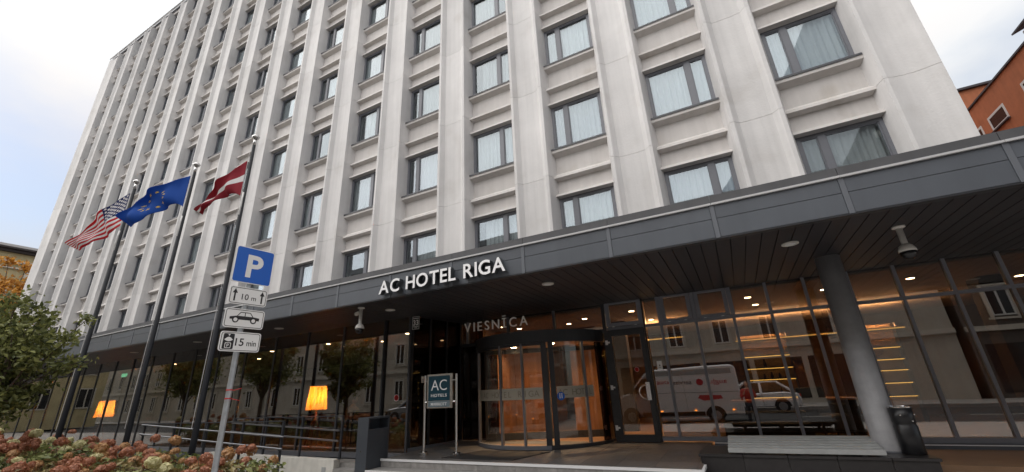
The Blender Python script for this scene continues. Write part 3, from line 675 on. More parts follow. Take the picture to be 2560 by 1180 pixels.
ms = thing('totem_sign', 'teal hotel sign board between two steel posts on the terrace', 'sign', (-8.28, -2.66, zt(-2.66)), R(2))
ZB_ = 1.93 - zt(-2.66)
for x in (-0.42, 0.42):
    p_ = obj('post', MB().tube((x, 0, 0.0), (x, 0, 1.63), 0.030, n=20), 'steel', ms, smooth=False)
    obj('foot', MB().lathe([(0.085, 0.0), (0.085, 0.055), (0.06, 0.065), (0.05, 0.065)], (x, 0, 0.001), 24), 'steel', ms)
    for z in (1.06, 1.50): obj('clamp', MB().tube((x, -0.012, z), (x * 0.80, -0.012, z), 0.012, n=8), 'steel', ms)
bd = obj('board', MB().box(-0.34, 0.34, -0.035, 0.0, 0.93, 1.645), 'steel', ms)
obj('teal_panel', MB().box(-0.30, 0.27, -0.041, -0.036, 1.085, 1.605), 'sign_teal', bd)
obj('grey_panel', MB().box(-0.30, 0.27, -0.041, -0.036, 0.955, 1.078), 'sign_grey', bd)
def centred(t, cap, z, par, m_, bold=0.0, sp=1.0, xc=-0.015, y=-0.042, fit=None, nm='lettering'):
    me = text_mesh(t, cap, 0.003, m_, bold, sp); k = fit / width(me) if fit else 1
    for v in me.vertices: v.co.x *= k
    return link(nm, me, par, (xc - width(me) / 2, y, z))
centred('AC', 0.235, 1.30, bd, 'letter_white', -0.004, fit=0.42); centred('HOTELS', 0.062, 1.165, bd, 'letter_white', 0.012, 1.1, fit=0.42); centred('MARRIOTT', 0.062, 0.985, bd, 'letter_white', 0.004, fit=0.42)

def cctv(label, x, y, drop, loc2=0.0):
    t = thing('security_camera', label, 'camera', (x, y, ZS))
    obj('ceiling_flange', MB().lathe([(0.075, -0.001), (0.075, -0.025), (0.05, -0.035)], n=20), 'cam_white', t, smooth=True)
    obj('stem', MB().lathe([(0.036, -0.03), (0.036, -drop + 0.14), (0.045, -drop + 0.12)], n=16), 'cam_white', t, smooth=True)
    obj('housing', MB().lathe([(0.04, -drop + 0.14), (0.075, -drop + 0.11), (0.095, -drop + 0.06), (0.097, -drop + 0.03)], n=20), 'cam_white', t, smooth=True)
    obj('dome', MB().lathe([(0.092, -drop + 0.03), (0.088, -drop - 0.01), (0.065, -drop - 0.055), (0.03, -drop - 0.078)], n=20), 'cam_dark', t, smooth=True)
    return t
cctv('white dome security camera hanging from the soffit right of the grey column', 0.08, -3.38, 0.40)
c2 = cctv('white dome security camera with angled bracket left of the hotel lettering', -9.47, -4.03, 0.50)
obj('bracket', MB().box(-0.13, -0.05, -0.03, 0.03, -0.16, -0.10).tube((-0.03, 0, -0.11), (-0.15, 0, -0.13), 0.045, n=12), 'cam_white', c2)
# stickers on the glass
def sticker(label, x, y, z, kind, rz=0.0, s=0.075):
    t = thing('window_sticker', label, 'sticker', (x, y, z), rz)
    if kind == 'round':
        o = obj('disc', MB().lathe([(s, 0), (s, 0.002)], n=24), 'sign_white', t); o.rotation_euler = (R(90), 0, 0)
        o = obj('ring', MB().lathe([(s * 0.92, 0.0021), (s * 0.92, 0.003), (s * 0.74, 0.003), (s * 0.74, 0.0021)], n=24), 'red_paint', t); o.rotation_euler = (R(90), 0, 0)
        obj('bar', MB().prism([(-0.035, 0.04), (-0.045, 0.03), (0.035, -0.04), (0.045, -0.03)], 'y', -0.0045, -0.0031), 'red_paint', t)
    elif kind == 'blue':
        o = obj('disc', MB().lathe([(s, 0), (s, 0.002)], n=24), 'sign_blue', t); o.rotation_euler = (R(90), 0, 0)
        for dx in (-0.022, 0.022): obj('figure', MB().box(dx - 0.009, dx + 0.009, -0.004, -0.0022, -0.045, 0.03).box(dx - 0.012, dx + 0.012, -0.004, -0.0022, 0.035, 0.055), 'sign_white', t)
    else:
        obj('card', MB().box(-s * 0.6, s * 0.6, -0.002, 0, -s, s), 'sign_white', t)
        obj('print', MB().prism([(-0.02, -0.02), (0.02, -0.02), (0, 0.02)], 'y', -0.0035, -0.0021).box(-0.03, 0.03, -0.0035, -0.0021, -0.05, -0.04), 'text_dark', t)
    return t
sticker('round white and red no smoking sticker on the glass corner', -9.80, YL - 0.002, 1.62, 'round')
sticker('small white notice on the black glass return wall', -9.33, -2.0, 2.02, 'card', R(80))
sticker('white notice card on the glass beside the side door', -3.82, YG + 0.012, 2.04, 'card', 0, 0.09)
sticker('small round white sticker on the side door glass', -4.33, YG - 0.003, 1.98, 'round', 0, 0.05)
sticker('blue round sticker with two white figures on the revolving door', CX + (RR + 0.02) * math.sin(R(33)), CY - (RR + 0.02) * math.cos(R(33)), 1.50, 'blue', R(33), 0.085)

# ------------------------------------------------------------------ ramp, railings
rp = thing('ramp_wall', 'low white concrete wall edging the ramp beside the steps', 'wall', (-12.2, -3.15, 0))
obj('wall', MB().prism([(-3.6, 0.0), (1.42, 0.0), (1.42, 0.375), (-3.6, 0.44)], 'y', -0.10, 0.08), 'white_wall', rp, bevel=0.006)
obj('vent', MB().box(1.05, 1.18, -0.106, -0.101, 0.05, 0.22), 'bench_grey', rp)
box('ramp_slab', 'granite_step', rp, -3.6, 1.9, 0.081, 0.66, 0.0, 0.28)
box('landing_block', 'kerb', rp, 1.43, 2.35, -0.12, 0.08, 0.0, 0.20)
def rail_run(name, label, y, posts, ztop, rails, x0, x1, zb):
    t = thing(name, label, 'railing', (x1, y, 0))
    for x in posts: obj('post', MB().box(x - x1 - 0.022, x - x1 + 0.022, -0.022, 0.022, zb, ztop - 0.02), 'rail', t); obj('base_plate', MB().box(x - x1 - 0.06, x - x1 + 0.06, -0.05, 0.05, zb, zb + 0.01), 'rail', t)
    obj('top_rail', MB().box(x0 - x1, 0.022, -0.03, 0.03, ztop - 0.02, ztop), 'rail', t)
    for za, zb_ in rails:
        obj('handrail', MB().tube((x0 - x1, -0.06, za), (0.14 if name.startswith('front') else -0.03, -0.06, zb_), 0.019, n=10), 'rail_lit', t)
        for x in posts: zz = zb_ + (za - zb_) * (x1 - x) / (x1 - x0); obj('rail_bracket', MB().tube((x - x1, -0.02, zz - 0.05), (x - x1, -0.06, zz - 0.015), 0.008, n=6), 'rail', t)
    return t
rail_run('ramp_railing', 'rear dark metal railing on the white ramp wall before the glazing', -3.10, [-10.78, -12.18, -13.6, -15.0], 1.29, [(1.17, 0.97), (0.96, 0.75)], -15.05, -10.78, 0.37)
rail_run('front_ramp_railing', 'front dark metal railing of the ramp behind the parking sign', -4.05, [-11.57, -13.05, -14.55, -16.1, -17.7], 1.255, [(1.22, 0.93), (0.98, 0.69)], -17.75, -11.57, 0.1)
obj('footing', MB().box(-0.35, 0.35, -0.25, 0.25, 0.0, 0.12), 'white_wall', bpy.data.objects['front_ramp_railing'])

# ------------------------------------------------------------------ flagpoles and flags
def flagpole(label, x, y, h):
    t = thing('flagpole', label, 'flagpole', (x, y, 0), 0, 'flagpoles in the flower bed')
    obj('pole', MB().lathe([(0.068, 0.0), (0.064, 1.0), (0.042, h - 0.35)], n=20), 'pole_black', t, smooth=True)
    obj('tip', MB().lathe([(0.042, h - 0.36), (0.042, h - 0.13)], n=16), 'steel', t, smooth=True)
    obj('finial', MB().lathe([(0.03, h - 0.14), (0.085, h - 0.12), (0.10, h - 0.07), (0.085, h - 0.05), (0.02, h)], n=16), 'steel', t, smooth=True)
    ro = MB(); ro.tube((-0.08, -0.06, 1.2), (-0.055, -0.05, h - 0.4), 0.006, n=5); obj('halyard', ro, 'flag_white', t)
    wt = MB(); pts = [(0.075, -0.07, h - 1.9), (0.13, -0.1, h - 2.1), (0.13, -0.1, h - 2.35), (0.08, -0.08, h - 2.55)]
    for a, b in zip(pts, pts[1:]): wt.tube(a, b, 0.022, n=8)
    obj('rope_weight', wt, 'letter_steel', t)
    return t
flagpole('black flagpole flying the stars and stripes, nearest the green tree', -18.95, -5.45, 8.9)
flagpole('black flagpole flying the blue star circle flag, middle of the three', -16.25, -5.0, 8.93)
flagpole('black flagpole flying the maroon and white flag behind the parking sign', -13.2, -5.0, 8.88)
def star_in(u, v, cx, cy, r, rot=0.0):
    dx, dy = u - cx, v - cy; d = math.hypot(dx, dy)
    if d > r: return False
    a = (math.atan2(dx, dy) + rot) % (2 * math.pi / 5); a = abs(a - math.pi / 5) if False else min(a, 2 * math.pi / 5 - a)
    # edge between tip (r, 0) and notch (0.38 r, 36deg)
    x, y = d * math.cos(a), d * math.sin(a); x1, y1 = r, 0; x2, y2 = 0.38 * r * math.cos(math.pi / 5), 0.38 * r * math.sin(math.pi / 5)
    return (x2 - x1) * (y - y1) - (y2 - y1) * (x - x1) >= 0
def flag(label, pts, nu, nv, colour, mats, wave, asp, name='flag'):
    """pts: 4x4 control net, rows from hoist to fly, columns from top to bottom"""
    def bern(t): return ((1 - t) ** 3, 3 * t * (1 - t) ** 2, 3 * t * t * (1 - t), t ** 3)
    base = Vector(pts[0][0])
    v = []
    for i in range(nu + 1):
        bu = bern(i / nu)
        for j in range(nv + 1):
            bv = bern(j / nv); p = Vector((0, 0, 0))
            for a in range(4):
                for b in range(4): p += Vector(pts[a][b]) * bu[a] * bv[b]
            u, vv = i / nu, j / nv
            p += Vector((0.25, 1, 0.1)) * (wave * min(1, u * 2.5) * (math.sin(u * 11 + vv * 3.2) * 0.6 + math.sin(u * 23 - vv * 4 + 1) * 0.28))
            v.append(p - base)
    f = []; mi = []
    for i in range(nu):
        for j in range(nv):
            f.append((i * (nv + 1) + j, (i + 1) * (nv + 1) + j, (i + 1) * (nv + 1) + j + 1, i * (nv + 1) + j + 1)); mi.append(colour((i + 0.5) / nu * asp, 1 - (j + 0.5) / nv))
    mb = MB(); mb.v = [tuple(x) for x in v]; mb.f = f; mb.mi = mi
    t = thing(name, label, 'flag', base)
    c = obj('cloth', mb, mats, t, smooth=True)
    md = c.modifiers.new('thickness', 'SOLIDIFY'); md.thickness = 0.003
    return t
def us(u, v):
    if u < 0.76 and v > 6 / 13:
        for r in range(9):
            for c in range(6 if r % 2 == 0 else 5):
                if math.hypot(u - (0.063 * (2 * c + 1 + (r % 2))), v - (1 - 0.054 * (r + 1))) < 0.030: return 1
        return 2
    return 0 if int((1 - v) * 13) % 2 == 0 else 1
def eu(u, v):
    for k in range(12):
        a = k * math.pi / 6
        if star_in(u, v, 0.75 + 0.31 * math.sin(a), 0.5 + 0.31 * math.cos(a), 0.054): return 1
    return 0
def lv(u, v): return 1 if 0.4 < v < 0.6 else 0
flag('red, white and navy stars and stripes flag drooping to the left', [
    [(-19.04, -5.5, 8.40), (-19.04, -5.5, 8.02), (-19.04, -5.5, 7.62), (-19.04, -5.5, 7.22)],
    [(-19.75, -5.75, 8.10), (-19.75, -5.55, 7.75), (-19.75, -5.75, 7.40), (-19.6, -5.5, 7.08)],
    [(-20.50, -5.85, 7.48), (-20.50, -5.6, 7.25), (-20.50, -5.85, 7.05), (-20.35, -5.55, 6.86)],
    [(-21.30, -5.95, 6.95), (-21.32, -5.8, 6.88), (-21.32, -5.9, 6.82), (-21.20, -5.75, 6.74)]], 96, 78, us, ('flag_red', 'flag_white', 'flag_navy'), 0.10, 1.9)
flag('bright blue flag with yellow stars billowing from the middle pole', [
    [(-16.33, -5.05, 8.45), (-16.33, -5.05, 8.10), (-16.33, -5.05, 7.74), (-16.33, -5.05, 7.38)],
    [(-17.1, -5.55, 8.22), (-17.1, -5.2, 8.05), (-17.0, -5.6, 7.95), (-16.8, -5.2, 7.85)],
    [(-17.7, -5.75, 7.78), (-17.7, -5.4, 7.55), (-17.55, -5.75, 7.30), (-17.25, -5.4, 6.95)],
    [(-18.15, -5.85, 7.22), (-18.15, -5.75, 7.15), (-18.05, -5.8, 7.02), (-17.95, -5.7, 6.88)]], 96, 64, eu, ('flag_eu', 'flag_yellow'), 0.12, 1.5)
flag('maroon flag with white middle band hanging limp from its pole', [
    [(-13.28, -5.05, 8.03), (-13.28, -5.05, 7.66), (-13.28, -5.05, 7.30), (-13.28, -5.05, 6.93)],
    [(-13.85, -5.35, 7.62), (-13.85, -5.1, 7.45), (-13.8, -5.35, 7.35), (-13.7, -5.1, 7.27)],
    [(-14.4, -5.35, 7.22), (-14.4, -5.15, 7.12), (-14.35, -5.35, 7.05), (-14.25, -5.15, 6.96)],
    [(-14.95, -5.25, 6.85), (-14.95, -5.2, 6.82), (-14.93, -5.25, 6.78), (-14.9, -5.2, 6.72)]], 60, 40, lv, ('flag_maroon', 'flag_white'), 0.09, 1.6)

# ------------------------------------------------------------------ parking sign
PS = thing('parking_sign', 'blue P parking sign with three white plates on a galvanised post', 'sign', (-7.444, -7.703, 0), R(84))
# local: x = across the sign, -y = towards the reader; the post leans a little
def rrect(w_, h_, r, n=4):
    p = []
    for cx, cy, a in ((w_ / 2 - r, h_ / 2 - r, 0), (-w_ / 2 + r, h_ / 2 - r, 90), (-w_ / 2 + r, -h_ / 2 + r, 180), (w_ / 2 - r, -h_ / 2 + r, 270)):
        p += [(cx + r * math.cos(R(a + 90 * i / n)), cy + r * math.sin(R(a + 90 * i / n))) for i in range(n + 1)]
    return p
post = obj('post', MB().tube((0, 0, 0), (0, 0, 3.46), 0.030, n=20), 'galv', PS)
for z in (1.80, 1.71): obj('red_tie', MB().lathe([(0.034, z), (0.034, z + 0.012)], n=16).tube((0.03, -0.02, z), (0.11, -0.03, z - 0.02 + 0.04 * (z > 1.75)), 0.004, n=5), 'red_paint', PS)
def plate(nm, w_, h_, zc, m_, rim=None):
    o = obj(nm, MB().prism([(x, z + zc) for x, z in rrect(w_, h_, 0.03)], 'y', -0.052, -0.045), m_, PS)
    obj('bracket', MB().box(-0.05, 0.05, -0.044, 0.034, zc + h_ * 0.2, zc + h_ * 0.2 + 0.03), 'galv', PS)
    if rim:
        outer, inner = rrect(w_ - 0.022, h_ - 0.022, 0.024), rrect(w_ - 0.034, h_ - 0.034, 0.019); n = len(outer)
        v = [(x, -0.0535, z + zc) for x, z in outer] + [(x, -0.0535, z + zc) for x, z in inner] + [(x, -0.0521, z + zc) for x, z in outer] + [(x, -0.0521, z + zc) for x, z in inner]
        f = []
        for i in range(n):
            j = (i + 1) % n; f += [(i, j, n + j, n + i), (i, 2 * n + i, 2 * n + j, j), (n + i, n + j, 3 * n + j, 3 * n + i)]
        obj('border', MB().add(v, f), rim, o)
    return o
ZP = 3.26
pb = plate('blue_plate', 0.455, 0.455, ZP, 'sign_white')
obj('blue_field', MB().prism([(x, z + ZP) for x, z in rrect(0.435, 0.435, 0.025)], 'y', -0.0535, -0.0521), 'sign_blue', pb)
me = text_mesh('P', 0.285, 0.0015, 'sign_white', 0.028); link('letter', me, pb, (-0.085, -0.0536, ZP - 0.142))
p1 = plate('distance_plate', 0.435, 0.212, 2.875, 'sign_white', 'sign_black')
for x in (-0.155, 0.155): obj('arrow', MB().prism([(x - 0.009, 2.805), (x + 0.009, 2.805), (x + 0.009, 2.90), (x + 0.028, 2.90), (x, 2.955), (x - 0.028, 2.90), (x - 0.009, 2.90)], 'y', -0.0536, -0.0521), 'sign_black', p1)
me = text_mesh('10', 0.072, 0.0015, 'sign_black', 0.004); link('lettering', me, p1, (-0.075, -0.0522, 2.83)); me = text_mesh('m', 0.060, 0.0015, 'sign_black', 0.002); link('lettering', me, p1, (0.035, -0.0522, 2.83))
p2 = plate('car_plate', 0.445, 0.225, 2.605, 'sign_white', 'sign_black')
cz = 2.565; carp = [(-0.165, 0.02), (-0.165, 0.055), (-0.10, 0.062), (-0.055, 0.105), (0.05, 0.105), (0.085, 0.066), (0.165, 0.058), (0.165, 0.02)]
def ringwheel(x): return [(x + 0.026 * math.cos(a * math.pi / 8), cz + 0.02 + 0.026 * math.sin(a * math.pi / 8)) for a in range(16)]
obj('car_body', MB().prism([(-0.165, cz + 0.025), (0.165, cz + 0.025), (0.165, cz + 0.058), (0.10, cz + 0.067), (-0.09, cz + 0.067), (-0.165, cz + 0.052)], 'y', -0.0536, -0.0521), 'sign_black', p2)
rm = MB()
for a, b in (((-0.085, 0.067), (-0.05, 0.112)), ((-0.05, 0.112), (0.055, 0.112)), ((0.055, 0.112), (0.09, 0.067)), ((0.0, 0.067), (0.0, 0.112)), ((-0.165, 0.04), (0.165, 0.046))):
    d = Vector((b[0] - a[0], b[1] - a[1])).normalized(); n_ = Vector((-d.y, d.x)) * 0.004
    rm.prism([(a[0] + n_.x, cz + a[1] + n_.y), (b[0] + n_.x, cz + b[1] + n_.y), (b[0] - n_.x, cz + b[1] - n_.y), (a[0] - n_.x, cz + a[1] - n_.y)], 'y', -0.0537, -0.0521)
obj('car_roof', rm, 'sign_black', p2)
for x in (-0.10, 0.10):
    obj('wheel', MB().prism([(x + 0.036 * math.cos(a * math.pi / 8), cz + 0.022 + 0.036 * math.sin(a * math.pi / 8)) for a in range(16)], 'y', -0.0541, -0.0521), 'sign_black', p2)
    obj('hub', MB().prism([(x + 0.022 * math.cos(a * math.pi / 8), cz + 0.022 + 0.022 * math.sin(a * math.pi / 8)) for a in range(16)], 'y', -0.0545, -0.0542), 'sign_white', p2)
p3 = plate('time_plate', 0.445, 0.225, 2.335, 'sign_white', 'sign_black'); zc = 2.335
obj('disc_symbol', MB().prism([(x - 0.13, z + zc) for x, z in rrect(0.115, 0.175, 0.012)], 'y', -0.0537, -0.0521), 'sign_black', p3)
obj('disc_mark', MB().prism([(-0.175, zc + 0.018), (-0.15, zc + 0.042), (-0.13, zc + 0.05), (-0.11, zc + 0.042), (-0.085, zc + 0.018), (-0.105, zc + 0.004), (-0.13, zc - 0.002), (-0.155, zc + 0.004)], 'y', -0.0542, -0.0538).prism([(-0.142, zc + 0.08), (-0.118, zc + 0.08), (-0.13, zc + 0.058)], 'y', -0.0542, -0.0538).prism([(x - 0.13, z + zc - 0.046) for x, z in rrect(0.066, 0.062, 0.01)], 'y', -0.0542, -0.0538), 'sign_white', p3)
obj('disc_letter_field', MB().prism([(x - 0.13, z + zc - 0.046) for x, z in rrect(0.052, 0.048, 0.008)], 'y', -0.0546, -0.0543), 'sign_black', p3)
me = text_mesh('P', 0.036, 0.0004, 'sign_white', 0.01); link('letter', me, p3, (-0.142, -0.0547, zc - 0.064))
me = text_mesh('15', 0.088, 0.0015, 'sign_black', 0.012); link('lettering', me, p3, (-0.055, -0.0522, zc - 0.044)); me = text_mesh('min', 0.068, 0.0015, 'sign_black', 0.008); link('lettering', me, p3, (0.07, -0.0522, zc - 0.044), scale=(0.82, 1, 1))

# ------------------------------------------------------------------ lobby behind the glass
struct(box('lobby_floor', 'wood_floor', None, -49.2, 8.5, YL + 0.1, 7.0, 0.30, 0.44))
struct(box('lobby_back_wall', 'lobby_wall', None, -49.2, 8.5, 7.0, 7.2, 0.44, 3.7))
struct(box('lobby_side_wall', 'lobby_wall', None, 8.4, 8.6, YG + 0.1, 7.0, 0.44, 3.56)); struct(box('lobby_side_wall', 'lobby_dark', None, -49.3, -49.1, YL + 0.1, 7.0, 0.44, 3.56))
struct(box('lobby_ceiling', 'lobby_ceiling', None, -49.1, 8.4, YG + 0.15, 6.99, 3.50, 3.535))
struct(box('lobby_partition', 'wood', None, -9.2, -8.95, 0.3, 6.9, 0.44, 3.49))
struct(box('lobby_partition', 'wood', None, -9.0, -7.6, 2.3, 2.5, 0.44, 3.49)); struct(box('lobby_partition', 'lobby_dark', None, -5.5, -5.1, 2.2, 2.5, 0.44, 3.49))
struct(box('lobby_partition', 'wood', None, -7.05, -6.15, 2.6, 2.8, 0.44, 3.49))
struct(box('lobby_column', 'lobby_ceiling', None, 0.15, 0.6, 2.4, 2.85, 0.44, 3.49)); struct(box('lobby_column', 'lobby_dark', None, 2.6, 3.1, 1.6, 2.1, 0.44, 3.49))
di = 0
for x, y in [(-7.3, -0.9), (-6.2, -1.0), (-5.9, 0.9), (-8.2, 1.3), (-6.6, 1.5), (-4.5, 0.6), (-4.35, 2.6), (-1.75, 0.7), (-1.55, 2.0), (-0.2, 0.9), (0.35, 1.4), (1.3, 0.8), (3.5, 2.2), (-11.3, -1.2), (-13.2, 0.5), (-14.9, -1.0), (-18.0, -0.8), (-21, 1.0), (-25, -0.9), (-8.4, 0.6)]:  # those before the wood partitions are added to brighten the revolving door
    zc = 3.498 if (y > 0.3 or x < -9 or x > -5.2) else 2.698
    if x < -9: y = max(y, -0.4)
    t = thing('ceiling_downlight', 'small warm recessed downlight in the lobby ceiling', 'light', (x, y, zc), 0, 'lobby downlights')
    obj('lamp', MB().lathe([(0.07, -0.003), (0.07, -0.010)], n=16), 'downlight', t); obj('ring', MB().lathe([(0.09, 0.0), (0.09, -0.006), (0.072, -0.006), (0.072, 0)], n=16), 'lamp_ring', t)
    ld = bpy.data.lights.new('downlight_beam', 'SPOT'); ld.energy = 110 if zc < 3 else (26 if x < -9 else (60 if x < -5.5 else 34)); ld.color = (1.0, 0.68, 0.38); ld.spot_size = R(100); ld.spot_blend = 0.6; ld.shadow_soft_size = 0.06
    lo_ = bpy.data.objects.new('beam', ld); COL.objects.link(lo_); lo_.parent = t; lo_.location = (0, 0, -0.03)
def cove(label, x0, x1, y, z, watt):
    t = thing('cove_light', label, 'light', ((x0 + x1) / 2, y, z)); hw = (x1 - x0) / 2
    obj('led_strip', MB().box(-hw, hw, -0.02, 0.02, 0.0, 0.03), 'led_dim', t); obj('trough', MB().box(-hw, hw, 0.021, 0.10, -0.03, 0.06), 'lobby_dark', t)
    ld = bpy.data.lights.new('cove_glow', 'AREA'); ld.shape = 'RECTANGLE'; ld.size = hw * 2; ld.size_y = 0.06; ld.energy = watt; ld.color = (1.0, 0.60, 0.28)
    lo_ = bpy.data.objects.new('glow', ld); COL.objects.link(lo_); lo_.parent = t; lo_.location = (0, 0.06, 0.07); lo_.rotation_euler = (math.pi, 0, 0)
def shelf(label, x0, x1, y, zs, n):
    t = thing('shelf_unit', label, 'shelf', (x0, y, 0.44))
    wd = x1 - x0
    obj('back_panel', MB().box(0, wd, 0.30, 0.33, 0, 2.5), 'shelf_back', t)
    for xx in (0, wd - 0.03): obj('side', MB().box(xx, xx + 0.03, 0, 0.299, 0, 2.5), 'lobby_dark', t)
    for z in zs:
        s = obj('shelf', MB().box(0.031, wd - 0.031, 0, 0.299, z - 0.44, z - 0.41), 'lobby_dark', t)
        obj('led_strip', MB().box(0.04, wd - 0.04, 0.10, 0.125, z - 0.462, z - 0.4405), 'led', s)
    rnd = random.Random(n)
    for z in zs[:-1]:
        x = 0.1
        while x < wd - 0.2:
            hh = rnd.uniform(0.1, 0.26); ww = rnd.uniform(0.04, 0.1)
            if rnd.random() < 0.45:
                v = tag(obj('shelf_ornament', MB().lathe([(ww * 0.5, 0), (ww * 0.6, hh * 0.4), (ww * 0.3, hh * 0.8), (ww * 0.35, hh)], (0, 0, 0), 10), 'lobby_dark', None, (x0 + x, y + 0.15, z + 0.031)), 'small dark vase on a lit lobby shelf', 'vase', 'vases on the lobby shelves')
            x += ww + rnd.uniform(0.08, 0.3)
shelf('tall lobby shelf unit with glowing amber strips left of the grey column', -2.15, -0.82, 4.4, [1.13, 1.63, 1.95, 2.30], 1)
shelf('lobby shelf unit with glowing amber strips right of the grey column', 0.75, 1.75, 4.4, [1.07, 1.40, 1.72, 2.0, 2.31], 2)
cove('long amber light strip above the lobby shelves', -2.2, 0.4, 4.30, 2.77, 45)
cove('amber light strip above the shelves right of the grey column', 0.8, 1.9, 4.30, 2.77, 30)
cove('amber light strip seen through the side door', -4.75, -3.6, 3.2, 2.95, 30)
ch = thing('lounge_chair', 'black upholstered chair inside the lobby near the column', 'chair', (-0.85, 0.75, 0.44), R(25))
obj('seat', MB().box(-0.28, 0.28, -0.28, 0.28, 0.36, 0.47), 'chair_black', ch, bevel=0.03)
obj('backrest', MB().prism([(0.22, 0.47), (0.30, 0.47), (0.40, 0.98), (0.33, 1.0)], 'x', -0.28, 0.28), 'chair_black', ch, bevel=0.02)
for s in (-1, 1):
    obj('armrest', MB().box(s * 0.30 - 0.03, s * 0.30 + 0.03, -0.26, 0.26, 0.47, 0.66), 'chair_black', ch, bevel=0.02)
    for yy in (-0.24, 0.24): obj('leg', MB().tube((s * 0.24, yy, 0.36), (s * 0.30, yy * 1.1, 0.0), 0.02, 0.013, n=8), 'chair_black', ch)
dk = thing('reception_desk', 'long dark wooden table behind the lobby glass', 'table', (-1.7, 1.6, 0.44))
obj('top', MB().box(-0.9, 1.6, -0.35, 0.35, 0.70, 0.75), 'wood', dk, bevel=0.006)
obj('front', MB().box(-0.85, 1.55, -0.30, -0.27, 0.05, 0.699), 'lobby_dark', dk)
for xx in (-0.8, 1.5): obj('leg', MB().box(xx - 0.04, xx + 0.04, -0.25, 0.28, 0, 0.699), 'lobby_dark', dk)
sf = thing('low_sofa', 'low dark sofa along the lobby window', 'sofa', (-2.0, 0.35, 0.44))
obj('seat', MB().box(-0.8, 0.8, -0.3, 0.3, 0.08, 0.36), 'chair_black', sf, bevel=0.03); obj('backrest', MB().box(-0.8, 0.8, 0.2, 0.34, 0.361, 0.55), 'chair_black', sf, bevel=0.03)
for xx in (-0.7, 0.7): obj('leg', MB().box(xx - 0.03, xx + 0.03, -0.2, 0.2, 0.0, 0.079), 'lobby_dark', sf)
def floor_lamp(label, x, y, zb, w_=0.27):
    t = thing('floor_lamp', label, 'lamp', (x, y, zb))
    sh = MB(); n = 28; v = []
    for r, z in ((w_ * 1.12, 0.95), (w_ * 0.88, 1.62)): v += [(r * math.cos(2 * math.pi * i / n), r * math.sin(2 * math.pi * i / n), z) for i in range(n)]
    sh.add(v, [(i, (i + 1) % n, n + (i + 1) % n, n + i) for i in range(n)]); o = obj('lamp_shade', sh, 'shade', t, smooth=True)
    for k in range(3):
        a = 2 * math.pi * k / 3 + 0.5; obj('leg', MB().tube((0.03 * math.cos(a), 0.03 * math.sin(a), 0.70), (0.27 * math.cos(a), 0.27 * math.sin(a), 0.0), 0.017, 0.013, n=8), 'wood', t)
    obj('stem', MB().tube((0, 0, 0.68), (0, 0, 1.0), 0.02, n=10), 'wood', t)
    st = MB()
    for k in range(3):
        a, b = 2 * math.pi * k / 3 + 0.5, 2 * math.pi * (k + 1) / 3 + 0.5; st.tube((0.14 * math.cos(a), 0.14 * math.sin(a), 0.37), (0.14 * math.cos(b), 0.14 * math.sin(b), 0.37), 0.008, n=6)
    obj('stretcher', st, 'wood', t)
    ld = bpy.data.lights.new('bulb_light', 'POINT'); ld.energy = 11; ld.color = (1.0, 0.60, 0.22); ld.shadow_soft_size = 0.06
    lo_ = bpy.data.objects.new('bulb', ld); COL.objects.link(lo_); lo_.parent = t; lo_.location = (0, 0, 1.3)
    return t
floor_lamp('glowing orange tripod floor lamp behind the ramp railing', -13.95, -1.35, 0.44)
floor_lamp('glowing orange floor lamp between the left and middle flagpoles', -28.1, -1.3, 0.44, 0.30)
floor_lamp('far glowing orange floor lamp behind the green tree', -43.0, -1.4, 0.44, 0.30)
ex = tag(box('exit_sign', 'exit_green', None, -30.4, -29.9, -0.2, -0.16, 3.22, 3.38), 'small green exit sign under the restaurant ceiling', 'sign')
tb = thing('cafe_table', 'small round dark table beside the seated guest', 'table', (-12.55, -1.0, 0.44))
obj('top', MB().lathe([(0.33, 0.70), (0.34, 0.71), (0.34, 0.73), (0.33, 0.74)], n=24), 'wood', tb); obj('stem', MB().tube((0, 0, 0.02), (0, 0, 0.70), 0.03, n=10), 'lobby_dark', tb); obj('foot', MB().lathe([(0.22, 0), (0.22, 0.012), (0.05, 0.03)], n=20), 'lobby_dark', tb)
cc = thing('cafe_chair', 'dark chair under the guest seated inside the restaurant', 'chair', (-12.98, -0.85, 0.44), R(-80))
obj('seat', MB().box(-0.22, 0.22, -0.22, 0.22, 0.42, 0.46), 'chair_black', cc, bevel=0.01); obj('backrest', MB().box(-0.22, 0.22, 0.20, 0.24, 0.5, 0.88), 'chair_black', cc, bevel=0.01)
for sx in (-1, 1):
    for sy in (-1, 1): obj('leg', MB().tube((sx * 0.19, sy * 0.19, 0.42), (sx * 0.21, sy * 0.21, 0), 0.014, n=8), 'chair_black', cc)
    obj('back_post', MB().tube((sx * 0.19, 0.2, 0.45), (sx * 0.19, 0.22, 0.6), 0.014, n=8), 'chair_black', cc)

